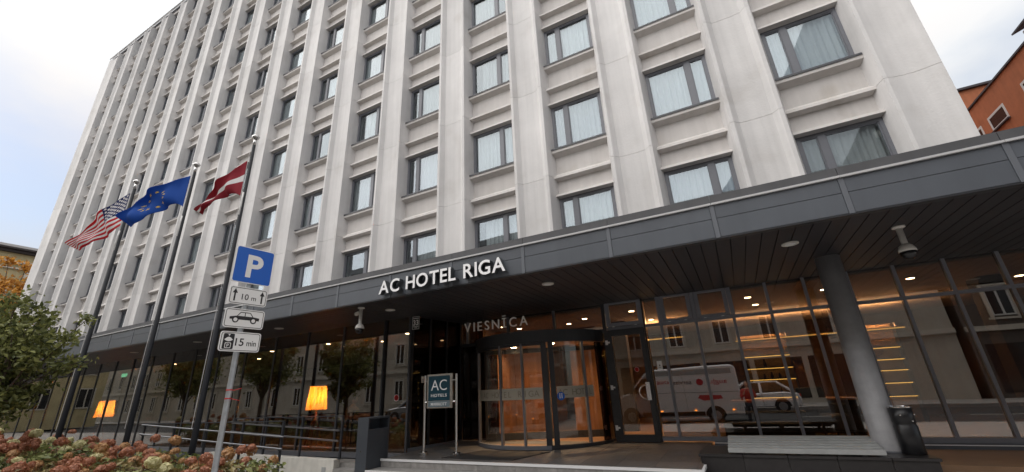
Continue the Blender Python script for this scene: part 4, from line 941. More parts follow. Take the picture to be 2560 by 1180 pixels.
# ------------------------------------------------------------------ people
import bmesh
def skin(name, nodes, edges, m_, parent, root=0, sub=2):
    bm = bmesh.new(); ly = bm.verts.layers.skin.verify(); vs = []
    for x, y, z, r in nodes:
        v = bm.verts.new((x, y, z)); v[ly].radius = (r, r); vs.append(v)
    vs[root][ly].use_root = True
    for a, b in edges: bm.edges.new((vs[a], vs[b]))
    me = bpy.data.meshes.new(name); bm.to_mesh(me); bm.free(); me.materials.append(MATS[m_])
    o = link(name, me, parent); o.modifiers.new('skin', 'SKIN').use_smooth_shade = True
    s = o.modifiers.new('subsurf', 'SUBSURF'); s.levels = sub; s.render_levels = sub
    return o
def hand(nodes, edges, wrist, d, side, up_):
    """palm and five curled fingers appended to a skeleton; d = direction of the fingers"""
    w = Vector(nodes[wrist][:3]); d = Vector(d).normalized(); s = Vector(side).normalized(); u = Vector(up_).normalized()
    pi = len(nodes); nodes.append((*(w + d * 0.06), 0.026)); edges.append((wrist, pi))
    for k, (o, L_) in enumerate(((-0.030, 0.060), (-0.010, 0.072), (0.010, 0.068), (0.030, 0.052))):
        a = w + d * 0.10 + s * o; b = a + d * L_ * 0.55 - u * 0.012; c = b + d * L_ * 0.3 - u * 0.03
        i = len(nodes); nodes += [(*a, 0.0095), (*b, 0.009), (*c, 0.008)]; edges += [(pi, i), (i, i + 1), (i + 1, i + 2)]
    a = w + d * 0.04 + s * 0.042; b = a + d * 0.04 + s * 0.018 - u * 0.01; i = len(nodes); nodes += [(*a, 0.011), (*b, 0.009)]; edges += [(pi, i), (i, i + 1)]
def head_parts(t, c, fwd_):
    c = Vector(c); f = Vector(fwd_).normalized(); s = Vector((-f.y, f.x, 0))
    def ell(cen, rx, ry, rz, zmin=-1.0, n=14, back=0.0):
        mb = MB(); v = []
        for j in range(n + 1):
            th = math.pi * j / n
            for i in range(n):
                ph = 2 * math.pi * i / n; p = s * (rx * math.sin(th) * math.cos(ph)) + f * (ry * math.sin(th) * math.sin(ph)) + Vector((0, 0, max(rz * math.cos(th), zmin))); v.append(cen + p)
        return mb.add(v, [(j * n + i, j * n + (i + 1) % n, (j + 1) * n + (i + 1) % n, (j + 1) * n + i) for j in range(n) for i in range(n)])
    h = obj('head', ell(c, 0.076, 0.095, 0.118), 'skin', t, smooth=True)
    nn = ell(c + f * 0.10 + Vector((0, 0, -0.015)), 0.014, 0.018, 0.028, n=8)
    obj('nose', nn, 'skin', h, smooth=True)
    for q in (-1, 1):
        obj('ear', ell(c + s * (0.078 * q) - f * 0.005, 0.010, 0.02, 0.032, n=8), 'skin', h, smooth=True); obj('eye', ell(c + s * (0.03 * q) + f * 0.083 + Vector((0, 0, 0.012)), 0.012, 0.010, 0.007, n=8), 'hair', h, smooth=True)
    obj('mouth', ell(c + f * 0.082 + Vector((0, 0, -0.055)), 0.024, 0.008, 0.006, n=8), 'text_red', h, smooth=True)
    obj('hair', ell(c - f * 0.014 + Vector((0, 0, 0.022)), 0.084, 0.098, 0.108, zmin=-0.02), 'hair', t, smooth=True)
def person(label, loc, rz, jacket, seated=False):
    t = thing('person', label, 'person', loc, rz)
    if not seated:
        body = [(0, 0, 0.95, 0.13), (0, 0, 1.18, 0.12), (0, 0, 1.38, 0.12), (0, 0.01, 1.50, 0.055), (0, 0.02, 1.56, 0.05),
                (0.10, 0, 0.90, 0.085), (0.11, 0.01, 0.50, 0.055), (0.12, -0.02, 0.09, 0.04), (0.13, 0.12, 0.035, 0.035),
                (-0.10, 0, 0.90, 0.085), (-0.11, 0.01, 0.50, 0.055), (-0.12, -0.02, 0.09, 0.04), (-0.13, 0.12, 0.035, 0.035),
                (0.19, 0, 1.40, 0.055), (0.25, 0.06, 1.14, 0.045), (0.12, 0.27, 1.28, 0.032), (-0.19, 0, 1.40, 0.055), (-0.25, 0.06, 1.14, 0.045), (-0.12, 0.27, 1.28, 0.032)]
        ed = [(0, 1), (1, 2), (2, 3), (3, 4), (0, 5), (5, 6), (6, 7), (7, 8), (0, 9), (9, 10), (10, 11), (11, 12), (2, 13), (13, 14), (14, 15), (2, 16), (16, 17), (17, 18)]
        hand(body, ed, 15, (-0.3, 0.25, 0.9), (0, 1, 0), (0.6, 0.2, 0.2)); hand(body, ed, 18, (0.3, 0.25, 0.9), (0, 1, 0), (-0.6, 0.2, 0.2))
        skin('body', body, ed, 'skin', t)
        skin('jacket', [(0, 0, 0.86, 0.165), (0, 0, 1.10, 0.155), (0, 0, 1.36, 0.15), (0, 0.01, 1.46, 0.075), (0.19, 0, 1.39, 0.078), (0.26, 0.06, 1.13, 0.066), (0.14, 0.24, 1.25, 0.05), (-0.19, 0, 1.39, 0.078), (-0.26, 0.06, 1.13, 0.066), (-0.14, 0.24, 1.25, 0.05)], [(0, 1), (1, 2), (2, 3), (2, 4), (4, 5), (5, 6), (2, 7), (7, 8), (8, 9)], jacket, t)
        skin('trousers', [(0, 0, 0.93, 0.14), (0.10, 0, 0.86, 0.10), (0.11, 0.01, 0.50, 0.075), (0.12, -0.02, 0.10, 0.065), (-0.10, 0, 0.86, 0.10), (-0.11, 0.01, 0.50, 0.075), (-0.12, -0.02, 0.10, 0.065)], [(0, 1), (1, 2), (2, 3), (0, 4), (4, 5), (5, 6)], 'trousers', t)
        for s in (-1, 1): skin('shoe', [(0.12 * s, -0.05, 0.05, 0.045), (0.125 * s, 0.04, 0.045, 0.045), (0.13 * s, 0.15, 0.035, 0.035)], [(0, 1), (1, 2)], 'chair_black', t)
        head_parts(t, (0, 0.03, 1.64), (0, 1, 0))
    else:
        body = [(0, 0, 0.52, 0.13), (0, -0.01, 0.75, 0.12), (0, 0.02, 0.95, 0.12), (0, 0.05, 1.07, 0.055), (0, 0.07, 1.13, 0.05),
                (0.10, 0.06, 0.52, 0.085), (0.12, 0.45, 0.52, 0.06), (0.12, 0.42, 0.09, 0.042), (0.13, 0.55, 0.035, 0.035), (-0.10, 0.06, 0.52, 0.085), (-0.12, 0.45, 0.52, 0.06), (-0.12, 0.42, 0.09, 0.042), (-0.13, 0.55, 0.035, 0.035),
                (0.19, 0.02, 0.96, 0.055), (0.24, 0.10, 0.70, 0.045), (0.14, 0.36, 0.76, 0.032), (-0.19, 0.02, 0.96, 0.055), (-0.24, 0.10, 0.70, 0.045), (-0.14, 0.36, 0.76, 0.032)]
        ed = [(0, 1), (1, 2), (2, 3), (3, 4), (0, 5), (5, 6), (6, 7), (7, 8), (0, 9), (9, 10), (10, 11), (11, 12), (2, 13), (13, 14), (14, 15), (2, 16), (16, 17), (17, 18)]
        hand(body, ed, 15, (-0.2, 1, 0), (1, 0, 0), (0, 0, 1)); hand(body, ed, 18, (0.2, 1, 0), (-1, 0, 0), (0, 0, 1))
        skin('body', body, ed, 'skin', t)
        skin('jumper', [(0, 0, 0.50, 0.16), (0, -0.01, 0.74, 0.155), (0, 0.02, 0.94, 0.15), (0, 0.05, 1.04, 0.07), (0.19, 0.02, 0.95, 0.075), (0.245, 0.10, 0.70, 0.064), (0.15, 0.32, 0.75, 0.048), (-0.19, 0.02, 0.95, 0.075), (-0.245, 0.10, 0.70, 0.064), (-0.15, 0.32, 0.75, 0.048)], [(0, 1), (1, 2), (2, 3), (2, 4), (4, 5), (5, 6), (2, 7), (7, 8), (8, 9)], jacket, t)
        skin('trousers', [(0, 0, 0.53, 0.14), (0.10, 0.08, 0.53, 0.10), (0.12, 0.45, 0.53, 0.08), (0.12, 0.42, 0.10, 0.06), (-0.10, 0.08, 0.53, 0.10), (-0.12, 0.45, 0.53, 0.08), (-0.12, 0.42, 0.10, 0.06)], [(0, 1), (1, 2), (2, 3), (0, 4), (4, 5), (5, 6)], 'trousers', t)
        head_parts(t, (0, 0.09, 1.22), (0, 1, 0))
    return t
person('seated guest in a beige top behind the restaurant glass', (-12.98, -0.85, 0.44 - 0.04), R(-80), 'jacket_beige', True)
person('person in a red jacket standing on the pavement reflected in the glass', (-2.16, -11.25, -0.15), R(4), 'jacket_red')

# ------------------------------------------------------------------ neighbouring buildings
br = thing('brick_building', 'orange brick building with small white windows right of the hotel', 'building', (10, 8, 0))
YB = 17.0
obj('wing_wall', MB().box(0, 14, -6.0, 8.0, 0, 13.30), 'brick', br)
obj('rear_wall', MB().box(-8.5, 16, 8.001, 20, 0, 15.2), 'brick', br)
rfb = obj('roof', MB().box(-0.05, 14.1, -6.1, 7.99, 13.301, 13.36), 'brick_roof', br); obj('roof', MB().box(-8.6, 16.1, 7.85, 20.1, 15.201, 15.32), 'brick_roof', br)
def brick_win(y0, y1, z0, z1):
    wm = MB().box(-0.02, 0.03, y0, y0 + 0.10, z0, z1).box(-0.02, 0.03, y1 - 0.10, y1, z0, z1).box(-0.02, 0.03, y0 + 0.10, y1 - 0.10, z0, z0 + 0.10).box(-0.02, 0.03, y0 + 0.10, y1 - 0.10, z1 - 0.10, z1)
    wo = obj('window', wm, 'win_white', br); obj('pane', MB().box(-0.008, 0.0, y0 + 0.10, y1 - 0.10, z0 + 0.10, z1 - 0.10), 'win_dark', wo); obj('sill', MB().box(-0.10, -0.021, y0 - 0.05, y1 + 0.05, z0 - 0.06, z0), 'brick_roof', wo)
brick_win(4.25, 5.55, 11.55, 12.25); brick_win(6.15, 7.4, 11.45, 12.25); brick_win(1.6, 2.9, 11.55, 12.25); brick_win(4.25, 5.55, 8.6, 9.8); brick_win(1.6, 2.9, 8.6, 9.8)
cm = obj('chimney', MB().box(0.6, 1.4, 1.7, 2.5, 13.30, 14.3), 'flag_white', rfb); obj('chimney_cap', MB().prism([(0.4, 14.45), (1.0, 14.72), (1.6, 14.45), (1.6, 14.38), (1.0, 14.62), (0.4, 14.38)], 'y', 1.5, 2.7), 'brick_roof', rfb)
obj('downpipe', MB().tube((-0.06, 7.7, 0), (-0.06, 7.7, 13.3), 0.06, n=8), 'brick_roof', br); obj('gutter', MB().tube((-0.05, -6, 13.27), (-0.05, 7.9, 13.27), 0.03, n=8), 'brick_roof', br)
rnd = random.Random(5); bk = MB()
yb = thing('yellow_building', 'ochre stuccoed building with dark eave beyond the orange tree', 'building', (-70, 4, 0))
obj('wall', MB().box(-14, 0, -22, 22, 0, 17.4), 'yellow_wall', yb)
rfy = obj('roof', MB().prism([(-14.8, 18.55), (0.8, 18.55), (0.8, 18.75), (-1.5, 19.6), (-12.5, 19.6), (-14.8, 18.75)], 'y', -22.8, 22.8), 'roof_dark', yb)
obj('frieze', MB().box(-13.9, 0.1, -21.9, 21.9, 17.401, 18.54), 'yellow_wall', yb)
obj('cornice', MB().box(0.001, 0.35, -22.1, 22.1, 17.15, 17.40), 'opp_trim', yb); obj('cornice', MB().box(0.001, 0.22, -22.1, 22.1, 16.55, 16.72), 'opp_trim', yb); obj('cornice', MB().box(0.101, 0.55, -22.1, 22.1, 18.25, 18.53), 'roof_dark', yb)
for k in range(12):
    for zz in (2.0, 5.6, 9.2, 12.8):
        y = -20.5 + k * 3.7
        wo = obj('window', MB().box(0.001, 0.09, y - 0.75, y - 0.62, zz, zz + 2.2).box(0.001, 0.09, y + 0.62, y + 0.75, zz, zz + 2.2).box(0.001, 0.09, y - 0.62, y + 0.62, zz + 2.07, zz + 2.2).box(0.001, 0.09, y - 0.62, y + 0.62, zz, zz + 0.13).box(0.001, 0.07, y - 0.04, y + 0.04, zz + 0.13, zz + 2.07), 'opp_trim', yb)
        obj('pane', MB().box(0.001, 0.02, y - 0.62, y - 0.04, zz + 0.13, zz + 2.07).box(0.001, 0.02, y + 0.04, y + 0.62, zz + 0.13, zz + 2.07), 'win_dark', wo)
    obj('console', MB().prism([(0.001, 16.0), (0.12, 16.2), (0.30, 16.54), (0.001, 16.54)], 'y', -20.5 + k * 3.7 + 1.6, -20.5 + k * 3.7 + 2.0) if False else MB().box(0.001, 0.30, -20.5 + k * 3.7 + 1.5, -20.5 + k * 3.7 + 1.9, 15.6, 16.54), 'opp_trim', yb)

# buildings across the street, seen mirrored in the glass
def opposite(label, x0, x1, h, wall, n, pitch, first, zrows, shop=True, roofc='roof_dark'):
    t = thing('townhouse', label, 'building', ((x0 + x1) / 2, -26.4, 0)); cx = (x0 + x1) / 2
    obj('wall', MB().box(x0 - cx, x1 - cx, -10, 0, 0, h), wall, t)
    obj('roof', MB().prism([(-10.2, h + 0.002), (0.5, h + 0.002), (0.5, h + 0.25), (-1.2, h + 1.6), (-9, h + 1.6)], 'x', x0 - cx, x1 - cx), roofc, t)
    obj('cornice', MB().box(x0 - cx, x1 - cx, 0.001, 0.35, h - 0.5, h), 'opp_trim', t); obj('cornice', MB().box(x0 - cx, x1 - cx, 0.001, 0.22, 3.75, 4.05), 'opp_trim', t)
    for i in range(n):
        x = first + i * pitch - cx
        for zz, hh in zrows:
            fr = MB()
            for q in ((x - 0.70, x - 0.55, zz - 0.1, zz + hh + 0.15), (x + 0.55, x + 0.70, zz - 0.1, zz + hh + 0.15), (x - 0.55, x + 0.55, zz + hh, zz + hh + 0.15), (x - 0.8, x + 0.8, zz - 0.22, zz - 0.101)): fr.box(q[0], q[1], 0.001, 0.12, q[2], q[3])
            wo = obj('window', fr, 'opp_trim', t)
            sash = MB()
            for q in ((x - 0.549, x - 0.47, zz, zz + hh - 0.001), (x + 0.47, x + 0.549, zz, zz + hh - 0.001), (x - 0.05, x + 0.05, zz, zz + hh - 0.001), (x - 0.47, x - 0.05, zz, zz + 0.08), (x + 0.05, x + 0.47, zz, zz + 0.08), (x - 0.47, x - 0.05, zz + hh - 0.09, zz + hh - 0.001), (x + 0.05, x + 0.47, zz + hh - 0.09, zz + hh - 0.001)): sash.box(q[0], q[1], 0.001, 0.06, q[2], q[3])
            obj('sash', sash, 'win_white', wo); obj('pane', MB().box(x - 0.55, x + 0.55, 0.001, 0.012, zz, zz + hh), 'win_dark', wo)
        if shop: obj('shop_window', MB().box(x - 1.45, x + 1.45, 0.001, 0.03, 0.3, 3.0), 'win_dark', t)
    return t
opposite('long beige townhouse across the street mirrored in the entrance glass', -16.5, 10.0, 15.8, 'opp_wall', 6, 3.25, -12.6 - 0.15, ((4.3, 1.75), (7.9, 1.75), (11.4, 1.75)))
opposite('ornate grey-beige townhouse across the street mirrored in the restaurant glass', -52.0, -17.0, 16.5, 'opp_wall', 9, 3.7, -50.0, ((1.2, 1.9), (4.6, 1.9), (8.2, 1.9), (11.9, 1.9)), False)
opposite('dark townhouse across the street at the right end of the glass', 10.5, 40, 19.0, 'opp_dark', 8, 3.4, 12.5, ((4.6, 1.8), (8.3, 1.8), (12, 1.8), (15.4, 1.8)))
opposite('distant plain townhouse across the street beyond the trees', -95, -52.6, 15, 'opp_wall', 11, 3.7, -92, ((1.2, 1.9), (4.6, 1.9), (8.2, 1.9), (11.6, 1.9)), False)

# ------------------------------------------------------------------ vehicles (mirrored in the glass)
def wheel(t, x, y, r, wd=0.2):
    o = obj('wheel', MB().tube((x, y - wd / 2, r), (x, y + wd / 2, r), r, n=24), 'tyre', t)
    obj('rim', MB().tube((x, y - wd / 2 - 0.006, r), (x, y + wd / 2 + 0.006, r), r * 0.62, n=20), 'rim', o)
    sp_ = MB()
    for k in range(5):
        a = 2 * math.pi * k / 5; sp_.box(-0.02, 0.02, y + wd / 2 + 0.007, y + wd / 2 + 0.012, 0, 0) if False else None
vn = thing('delivery_van', 'white delivery van with red and dark lettering reflected in the entrance glass', 'van', (-5.35, -13.9, -0.15))
vp = [(-2.95, 0.35), (-2.95, 0.95), (-2.80, 1.18), (-2.05, 1.42), (-1.25, 2.25), (-0.95, 2.45), (2.70, 2.52), (2.90, 2.40), (2.95, 0.35)]
bdv = obj('body', MB().prism(vp, 'y', -1.0, 1.0), 'van_white', vn, bevel=0.05)
obj('side_window', MB().prism([(-2.02, 1.38), (-1.35, 2.05), (-1.0, 2.05), (-0.85, 1.38)], 'y', 1.001, 1.012), 'car_glass', vn)
obj('windscreen', MB().add([(-2.07, -0.85, 1.45), (-2.07, 0.85, 1.45), (-1.28, 0.78, 2.27), (-1.28, -0.78, 2.27), (-2.03, -0.85, 1.43), (-2.03, 0.85, 1.43), (-1.24, 0.78, 2.25), (-1.24, -0.78, 2.25)], [(0, 1, 2, 3), (4, 7, 6, 5), (0, 4, 5, 1), (2, 6, 7, 3)]), 'car_glass', vn)
obj('skirt', MB().box(-1.5, 1.3, 1.001, 1.02, 0.34, 0.52), 'tyre', vn); obj('bumper', MB().box(-3.02, -2.9, -0.95, 0.95, 0.32, 0.62), 'tyre', vn); obj('bumper', MB().box(2.94, 3.03, -0.95, 0.95, 0.32, 0.55), 'tyre', vn)
obj('groove', MB().box(-0.78, -0.765, 1.001, 1.006, 0.6, 2.35).box(0.55, 0.565, 1.001, 1.006, 0.6, 2.35).box(-0.76, 2.85, 1.001, 1.006, 1.33, 1.36), 'bench_grey', vn)
obj('mirror', MB().box(-2.0, -1.8, 1.02, 1.25, 1.4, 1.7), 'tyre', vn, bevel=0.03)
for x in (-2.05, 1.75):
    for y in (-0.87, 0.93): wheel(vn, x, y, 0.34, 0.2)
    obj('wheel_arch', MB().prism([(x + 0.42 * math.cos(a * math.pi / 12), 0.34 + 0.42 * math.sin(a * math.pi / 12)) for a in range(13)], 'y', 1.001, 1.008), 'tyre', vn)
for x in (-0.6, 0.9, 2.5): obj('side_light', MB().box(x - 0.05, x + 0.05, 1.021, 1.03, 0.55, 0.59), 'lamp_amber', vn)
obj('tail_lamp', MB().box(2.90, 2.965, 0.80, 0.99, 0.95, 1.35), 'lamp_red', vn); obj('headlamp', MB().box(-2.99, -2.80, 0.65, 0.97, 0.85, 1.02), 'win_white', vn)
def van_text(t, cap, x, z, m_, fit=None):
    me = text_mesh(t, cap, 0.004, m_, 0.01); k = fit / width(me) if fit else 1
    for v in me.vertices: v.co.x *= k
    link('lettering', me, vn, (x, 1.002, z), math.pi)
van_text('augļu', 0.20, 2.45, 1.72, 'text_red', 0.75); van_text('serviss', 0.20, 0.95, 1.72, 'text_dark', 0.85); van_text('67608', 0.15, -0.10, 1.75, 'text_red', 0.55)
obj('logo', MB().prism([(1.30 + 0.15 * math.cos(a * math.pi / 8), 1.80 + 0.15 * math.sin(a * math.pi / 8)) for a in range(16)], 'y', 1.001, 1.006), 'text_red', vn)
obj('graphic', MB().prism([(1.2, 1.24), (2.1, 1.20), (2.15, 1.05), (1.35, 0.98), (1.1, 1.1)], 'y', 1.001, 1.005), 'text_red', vn)
obj('roof_stripe', MB().box(-0.8, 2.7, 1.001, 1.005, 2.12, 2.36), 'bench_grey', vn)
def car(name, label, loc, rz, paint):
    t = thing(name, label, 'car', loc, rz)
    obj('body', MB().prism([(-2.3, 0.30), (-2.33, 0.70), (-2.15, 0.92), (-1.1, 1.04), (1.6, 1.08), (2.2, 1.0), (2.32, 0.75), (2.28, 0.32)], 'y', -0.92, 0.92), paint, t, bevel=0.05)
    cb = MB(); lo_, hi = [(-1.15, 1.03), (2.05, 1.03)], [(-0.35, 1.60), (1.35, 1.62)]
    cb.add([(x, s * 0.86, z) for s in (-1, 1) for x, z in lo_] + [(x, s * 0.68, z) for s in (-1, 1) for x, z in hi], [(0, 1, 5, 4), (2, 6, 7, 3), (0, 4, 6, 2), (1, 3, 7, 5), (4, 5, 7, 6), (0, 2, 3, 1)])
    obj('cabin', cb, 'car_glass', t, bevel=0.03); obj('roof', MB().box(-0.42, 1.42, -0.70, 0.70, 1.585, 1.665), paint, t, bevel=0.02)
    pm_ = MB()
    for s in (-1, 1):
        for x0, x1 in ((-1.15, -0.35), (0.45, 0.45), (2.05, 1.35)): pm_.tube((x0, s * 0.86, 1.04), (x1, s * 0.67, 1.61), 0.075, n=6)
    obj('pillar', pm_, paint, t)
    for x in (-1.45, 1.4):
        for y in (-0.83, 0.83): wheel(t, x, y, 0.35, 0.22)
        obj('wheel_arch', MB().prism([(x + 0.42 * math.cos(a * math.pi / 12), 0.35 + 0.42 * math.sin(a * math.pi / 12)) for a in range(13)], 'y', 0.921, 0.928), 'tyre', t)
    for s in (-1, 1): obj('headlamp', MB().box(-2.32, -2.1, s * 0.7 - 0.17, s * 0.7 + 0.17, 0.72, 0.86), 'win_white', t, bevel=0.02); obj('tail_lamp', MB().box(2.15, 2.33, s * 0.72 - 0.16, s * 0.72 + 0.16, 0.80, 0.95), 'lamp_red', t, bevel=0.02)
    obj('door_line', MB().box(-0.42, -0.405, 0.921, 0.926, 0.4, 1.02).box(0.45, 0.465, 0.921, 0.926, 0.4, 1.02).box(0.2, 0.36, 0.921, 0.945, 0.86, 0.90), 'tyre', t)
    return t
car('parked_car', 'white sport utility car parked across the street behind the van', (-1.9, -20.2, -0.15), 0, 'van_white')
car('parked_car', 'dark parked car across the street left of the van', (-14.0, -20.4, -0.15), math.pi, 'car_dark')
car('parked_car', 'silver parked car across the street nearest the trees', (-24.0, -20.3, -0.15), 0, 'car_silver')
rs = thing('round_sign', 'round traffic sign on a post across the street', 'sign', (4.6, -20.9, -0.15))
obj('post', MB().tube((0, 0, 0), (0, 0, 3.3), 0.035, n=10), 'galv', rs); o = obj('disc', MB().lathe([(0.36, 0.0), (0.36, 0.01)], n=28), 'bench_grey', rs); o.rotation_euler = (R(-90), 0, 0); o.location = (0, 0.04, 3.0)

# ------------------------------------------------------------------ trees
def tree(label, loc, h_trunk, crown_c, crown_r, nleaf, leaf, m_, seed, cat='tree', name='leafy_tree', nb=46, clump=0.55, trunk_r=0.11):
    rnd = random.Random(seed); t = thing(name, label, cat, loc)
    cc = Vector(crown_c); rx, ry, rz = crown_r; tb = MB(); topp = Vector((0, 0, h_trunk))
    tb.tube((0, 0, 0), topp * 0.5 + Vector((0.05, 0.03, 0)), trunk_r, trunk_r * 0.8, 10); tb.tube(topp * 0.5 + Vector((0.05, 0.03, 0)), topp, trunk_r * 0.8, trunk_r * 0.62, 10)
    ends = []
    for k in range(nb):
        while True:
            p = Vector((rnd.uniform(-1, 1), rnd.uniform(-1, 1), rnd.uniform(-1, 1)))
            if 0.25 < p.length < 1: break
        p = p * (0.72 + 0.36 * rnd.random())
        e = cc + Vector((p.x * rx, p.y * ry, p.z * rz)); ends.append(e)
        midp = topp.lerp(e, 0.45) + Vector((rnd.uniform(-0.1, 0.1) * rx, rnd.uniform(-0.1, 0.1) * ry, 0.08 * rz))
        r0 = trunk_r * rnd.uniform(0.18, 0.4); tb.tube(topp - Vector((0, 0, rnd.random() * h_trunk * 0.25)), midp, r0, r0 * 0.6, 6); tb.tube(midp, e, r0 * 0.6, r0 * 0.2, 5)
        ends.append(midp.lerp(e, 0.5))
    obj('trunk', tb, 'bark', t, smooth=True)
    V, F = [], []
    cs = [(e, clump * rnd.uniform(0.5, 1.2) * (rx + ry + rz) / 3) for e in ends]
    for i in range(nleaf):
        e, cr_ = rnd.choice(cs); d = Vector((rnd.gauss(0, 1), rnd.gauss(0, 1), rnd.gauss(0, 0.8))) * (cr_ * 0.33)
        p = e + d; n_ = Vector((rnd.gauss(0, 1), rnd.gauss(0, 1), rnd.gauss(0.6, 0.8))).normalized(); a = n_.orthogonal().normalized(); a.rotate(Matrix.Rotation(rnd.uniform(0, 6.3), 3, n_)); b = n_.cross(a)
        s = leaf * rnd.uniform(0.6, 1.3); o = len(V)
        V += [tuple(p - a * s), tuple(p + b * s * 0.5 + n_ * s * 0.15), tuple(p + a * s), tuple(p - b * s * 0.5 + n_ * s * 0.15)]; F += [(o, o + 1, o + 2), (o, o + 2, o + 3)]
    mb = MB(); mb.v = V; mb.f = F; mb.mi = [0] * len(F)
    me = bpy.data.meshes.new('crown'); me.from_pydata(V, [], F); me.materials.append(MATS[m_]); link('crown', me, t)
    return t
tree('green leafy tree with fading foliage at the left edge of the flower bed', (-17.1, -7.35, 0), 1.9, (0, 0, 3.15), (1.4, 1.3, 1.65), 9000, 0.066, 'leaf_green', 3, clump=0.27, nb=70)
tree('orange autumn tree standing before the yellow building', (-64, 2.2, 0), 7.0, (0, 0, 12.3), (4.2, 4.2, 4.6), 8500, 0.19, 'leaf_orange', 4, trunk_r=0.3, clump=0.36)
tree('street tree behind the camera nearest the hotel corner, mirrored in glass', (-27.3, -10.2, 0), 2.2, (0, 0, 4.2), (1.9, 1.7, 1.8), 9000, 0.10, 'leaf_green', 5)
tree('street tree mirrored in the far restaurant glass', (-35.5, -10.2, 0), 2.2, (0, 0, 4.3), (2.0, 1.8, 1.9), 9000, 0.10, 'leaf_green', 6)

# ------------------------------------------------------------------ hydrangea bed
bed = MB(); xs = [-26 + i * 0.6 for i in range(32)]; ys = [-9.0 + j * 0.5 for j in range(10)]
rb_ = random.Random(9)
bed.add([(x, y, 0.10 + 0.05 * rb_.random()) for y in ys for x in xs], [(j * len(xs) + i, j * len(xs) + i + 1, (j + 1) * len(xs) + i + 1, (j + 1) * len(xs) + i) for j in range(len(ys) - 1) for i in range(len(xs) - 1)])
struct(obj('flower_bed', bed, 'soil'))
def head_mesh(seed, m_, squash):
    rnd = random.Random(seed); V, F = [], []
    n = 120
    for i in range(n):                       # a dome of small four-petalled florets
        z = 1 - (i + 0.5) / n * 1.55; a = i * 2.39996; r_ = math.sqrt(max(0, 1 - z * z))
        nrm = Vector((r_ * math.cos(a), r_ * math.sin(a), z)); p = Vector((nrm.x, nrm.y, nrm.z * squash)) * rnd.uniform(0.88, 1.08)
        nrm = (nrm + Vector((rnd.gauss(0, .35), rnd.gauss(0, .35), rnd.gauss(0, .35)))).normalized(); u = nrm.orthogonal().normalized(); u.rotate(Matrix.Rotation(rnd.uniform(0, 6.3), 3, nrm)); v = nrm.cross(u); s = rnd.uniform(0.17, 0.27); o = len(V)
        V += [tuple(p + u * s + v * s * 0.35 + nrm * 0.05), tuple(p + v * s - u * s * 0.35), tuple(p - u * s - v * s * 0.35 + nrm * 0.05), tuple(p - v * s + u * s * 0.35)]; F += [(o, o + 1, o + 2), (o, o + 2, o + 3)]
    k = 12; o = len(V)                       # dark core so the dome is closed
    me = bpy.data.meshes.new('head'); me.from_pydata([tuple(Vector(q) * 1.0) for q in V], [], F); me.materials.append(MATS[m_]); return me
HEADS = [head_mesh(i, m_, s) for i, (m_, s) in enumerate((('head_rust', 0.85), ('head_rust', 1.0), ('head_rust', 0.8), ('head_tan', 0.9), ('head_tan', 1.1), ('head_cream', 0.85)))]
def foliage_mesh(seed, m_, n=330):
    rnd = random.Random(seed); V, F = [], []
    for i in range(n):
        a = rnd.uniform(0, 6.3); r_ = 0.44 * math.sqrt(rnd.random()); z = rnd.uniform(0.10, 0.62) * (1.05 - r_ * 0.5)
        p = Vector((r_ * math.cos(a), r_ * math.sin(a), z)); n_ = Vector((rnd.gauss(0, 0.6), rnd.gauss(0, 0.6), 1)).normalized(); d = Vector((math.cos(a + rnd.gauss(0, .7)), math.sin(a + rnd.gauss(0, .7)), rnd.uniform(-0.6, 0.25))).normalized(); s_ = d.cross(n_).normalized(); L_ = rnd.uniform(0.035, 0.075); o = len(V)
        V += [tuple(p - d * L_), tuple(p + s_ * L_ * 0.5 + n_ * 0.01), tuple(p + d * L_ - Vector((0, 0, 0.012))), tuple(p - s_ * L_ * 0.5 + n_ * 0.01)]; F += [(o, o + 1, o + 2), (o, o + 2, o + 3)]
    me = bpy.data.meshes.new('foliage'); me.from_pydata(V, [], F); me.materials.append(MATS[m_]); return me
FOL = [foliage_mesh(i, 'leaf_bed' if i % 3 else 'leaf_brown') for i in range(6)]
def stems_mesh(seed):
    rnd = random.Random(seed); mb = MB()
    for i in range(12):
        a = rnd.uniform(0, 6.3); mb.tube((0.05 * math.cos(a), 0.05 * math.sin(a), 0), (0.34 * math.cos(a) * rnd.random(), 0.34 * math.sin(a) * rnd.random(), rnd.uniform(0.45, 0.66)), 0.007, 0.004, n=5)
    return mb.mesh('stem')
STM = [stems_mesh(i) for i in range(4)]
rh = random.Random(21)
fw, cpos, ff = fwd, m.translation, 1030.18
def to_px(p):
    d = p - cpos; q = d.dot(fwd); return (1280 + ff * d.dot(right) / q, 590 - ff * d.dot(up) / q) if q > 0.1 else (1e9, 1e9)
yy = -8.4
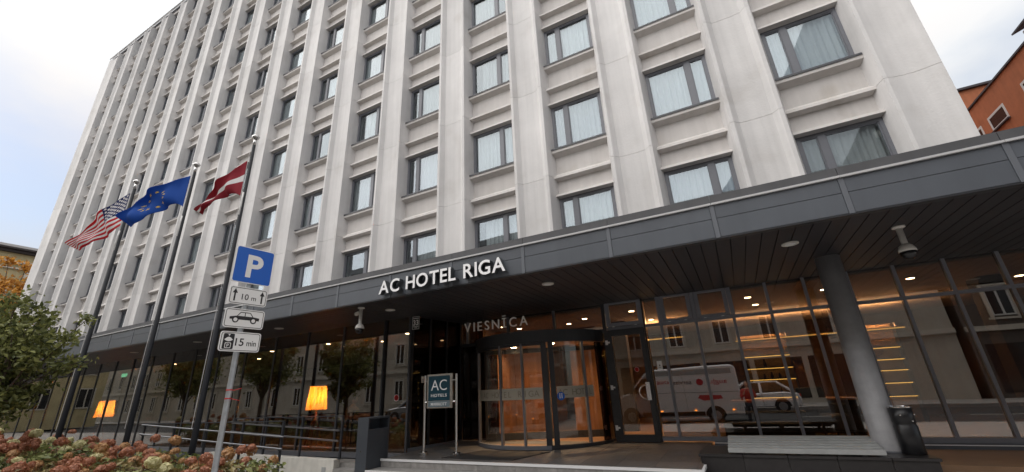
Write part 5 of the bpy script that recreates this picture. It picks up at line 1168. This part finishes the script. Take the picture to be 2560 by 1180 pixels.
while yy < -4.9:
    xx = -25.0 + rh.uniform(0, 0.4)
    while xx < -7.9:
        x, y = xx + rh.uniform(-0.2, 0.2), yy + rh.uniform(-0.2, 0.2)
        px = to_px(Vector((x, y, 0.8)))
        ok = -120 < px[0] < 690 and px[1] < 1235 and x < -8.3 - (y + 8.4) * 0.45
        if any(abs(x - fx) < 0.25 and abs(y - fy) < 0.25 for fx, fy in ((-18.95, -5.45), (-16.25, -5.0), (-13.2, -5.0), (-17.1, -7.35))): ok = False
        if ok:
            k = rh.uniform(0.85, 1.2) * (1.25 if x < -15 else 1.0)
            if math.hypot(x + 7.44, y + 7.7) < 2.2: hl = 'rusty hydrangea shrub at the foot of the parking sign post'
            elif math.hypot(x + 17.1, y + 7.35) < 1.5: hl = 'hydrangea shrub growing under the green leafy tree'
            elif y > -5.6 and x > -14.8: hl = 'hydrangea shrub in the rear row before the ramp railing'
            elif math.hypot(x + 16.25, y + 5.0) < 1.4: hl = 'hydrangea shrub around the foot of the middle flagpole'
            elif x < -17.5: hl = 'far hydrangea shrub with tall tan heads left of the flagpoles'
            elif y < -7.2: hl = 'hydrangea shrub in the nearest row along the bottom of the picture'
            else: hl = 'rusty hydrangea shrub in the middle of the flower bed'
            t = thing('hydrangea_shrub', hl, 'shrub', (x, y, 0.11), rh.uniform(0, 6.3), 'hydrangeas: ' + hl)
            t.scale = (k, k, k)
            link('foliage', rh.choice(FOL), t); link('stems', rh.choice(STM), t)
            nh = rh.randint(3, 7)
            for q in range(nh):
                a = rh.uniform(0, 6.3); r_ = 0.40 * math.sqrt(rh.random()); s = rh.uniform(0.050, 0.092)
                hm = rh.choices(HEADS, weights=(4, 4, 3, 3, 3, 2.4))[0]
                o = link('flower_head', hm, t, (r_ * math.cos(a), r_ * math.sin(a), rh.uniform(0.46, 0.80) - r_ * 0.2), rh.uniform(0, 6.3), (s, s, s * rh.uniform(0.85, 1.15)))
                o.rotation_euler = (rh.gauss(0, 0.35), rh.gauss(0, 0.35), rh.uniform(0, 6.3))
        xx += 0.78
    yy += 0.70
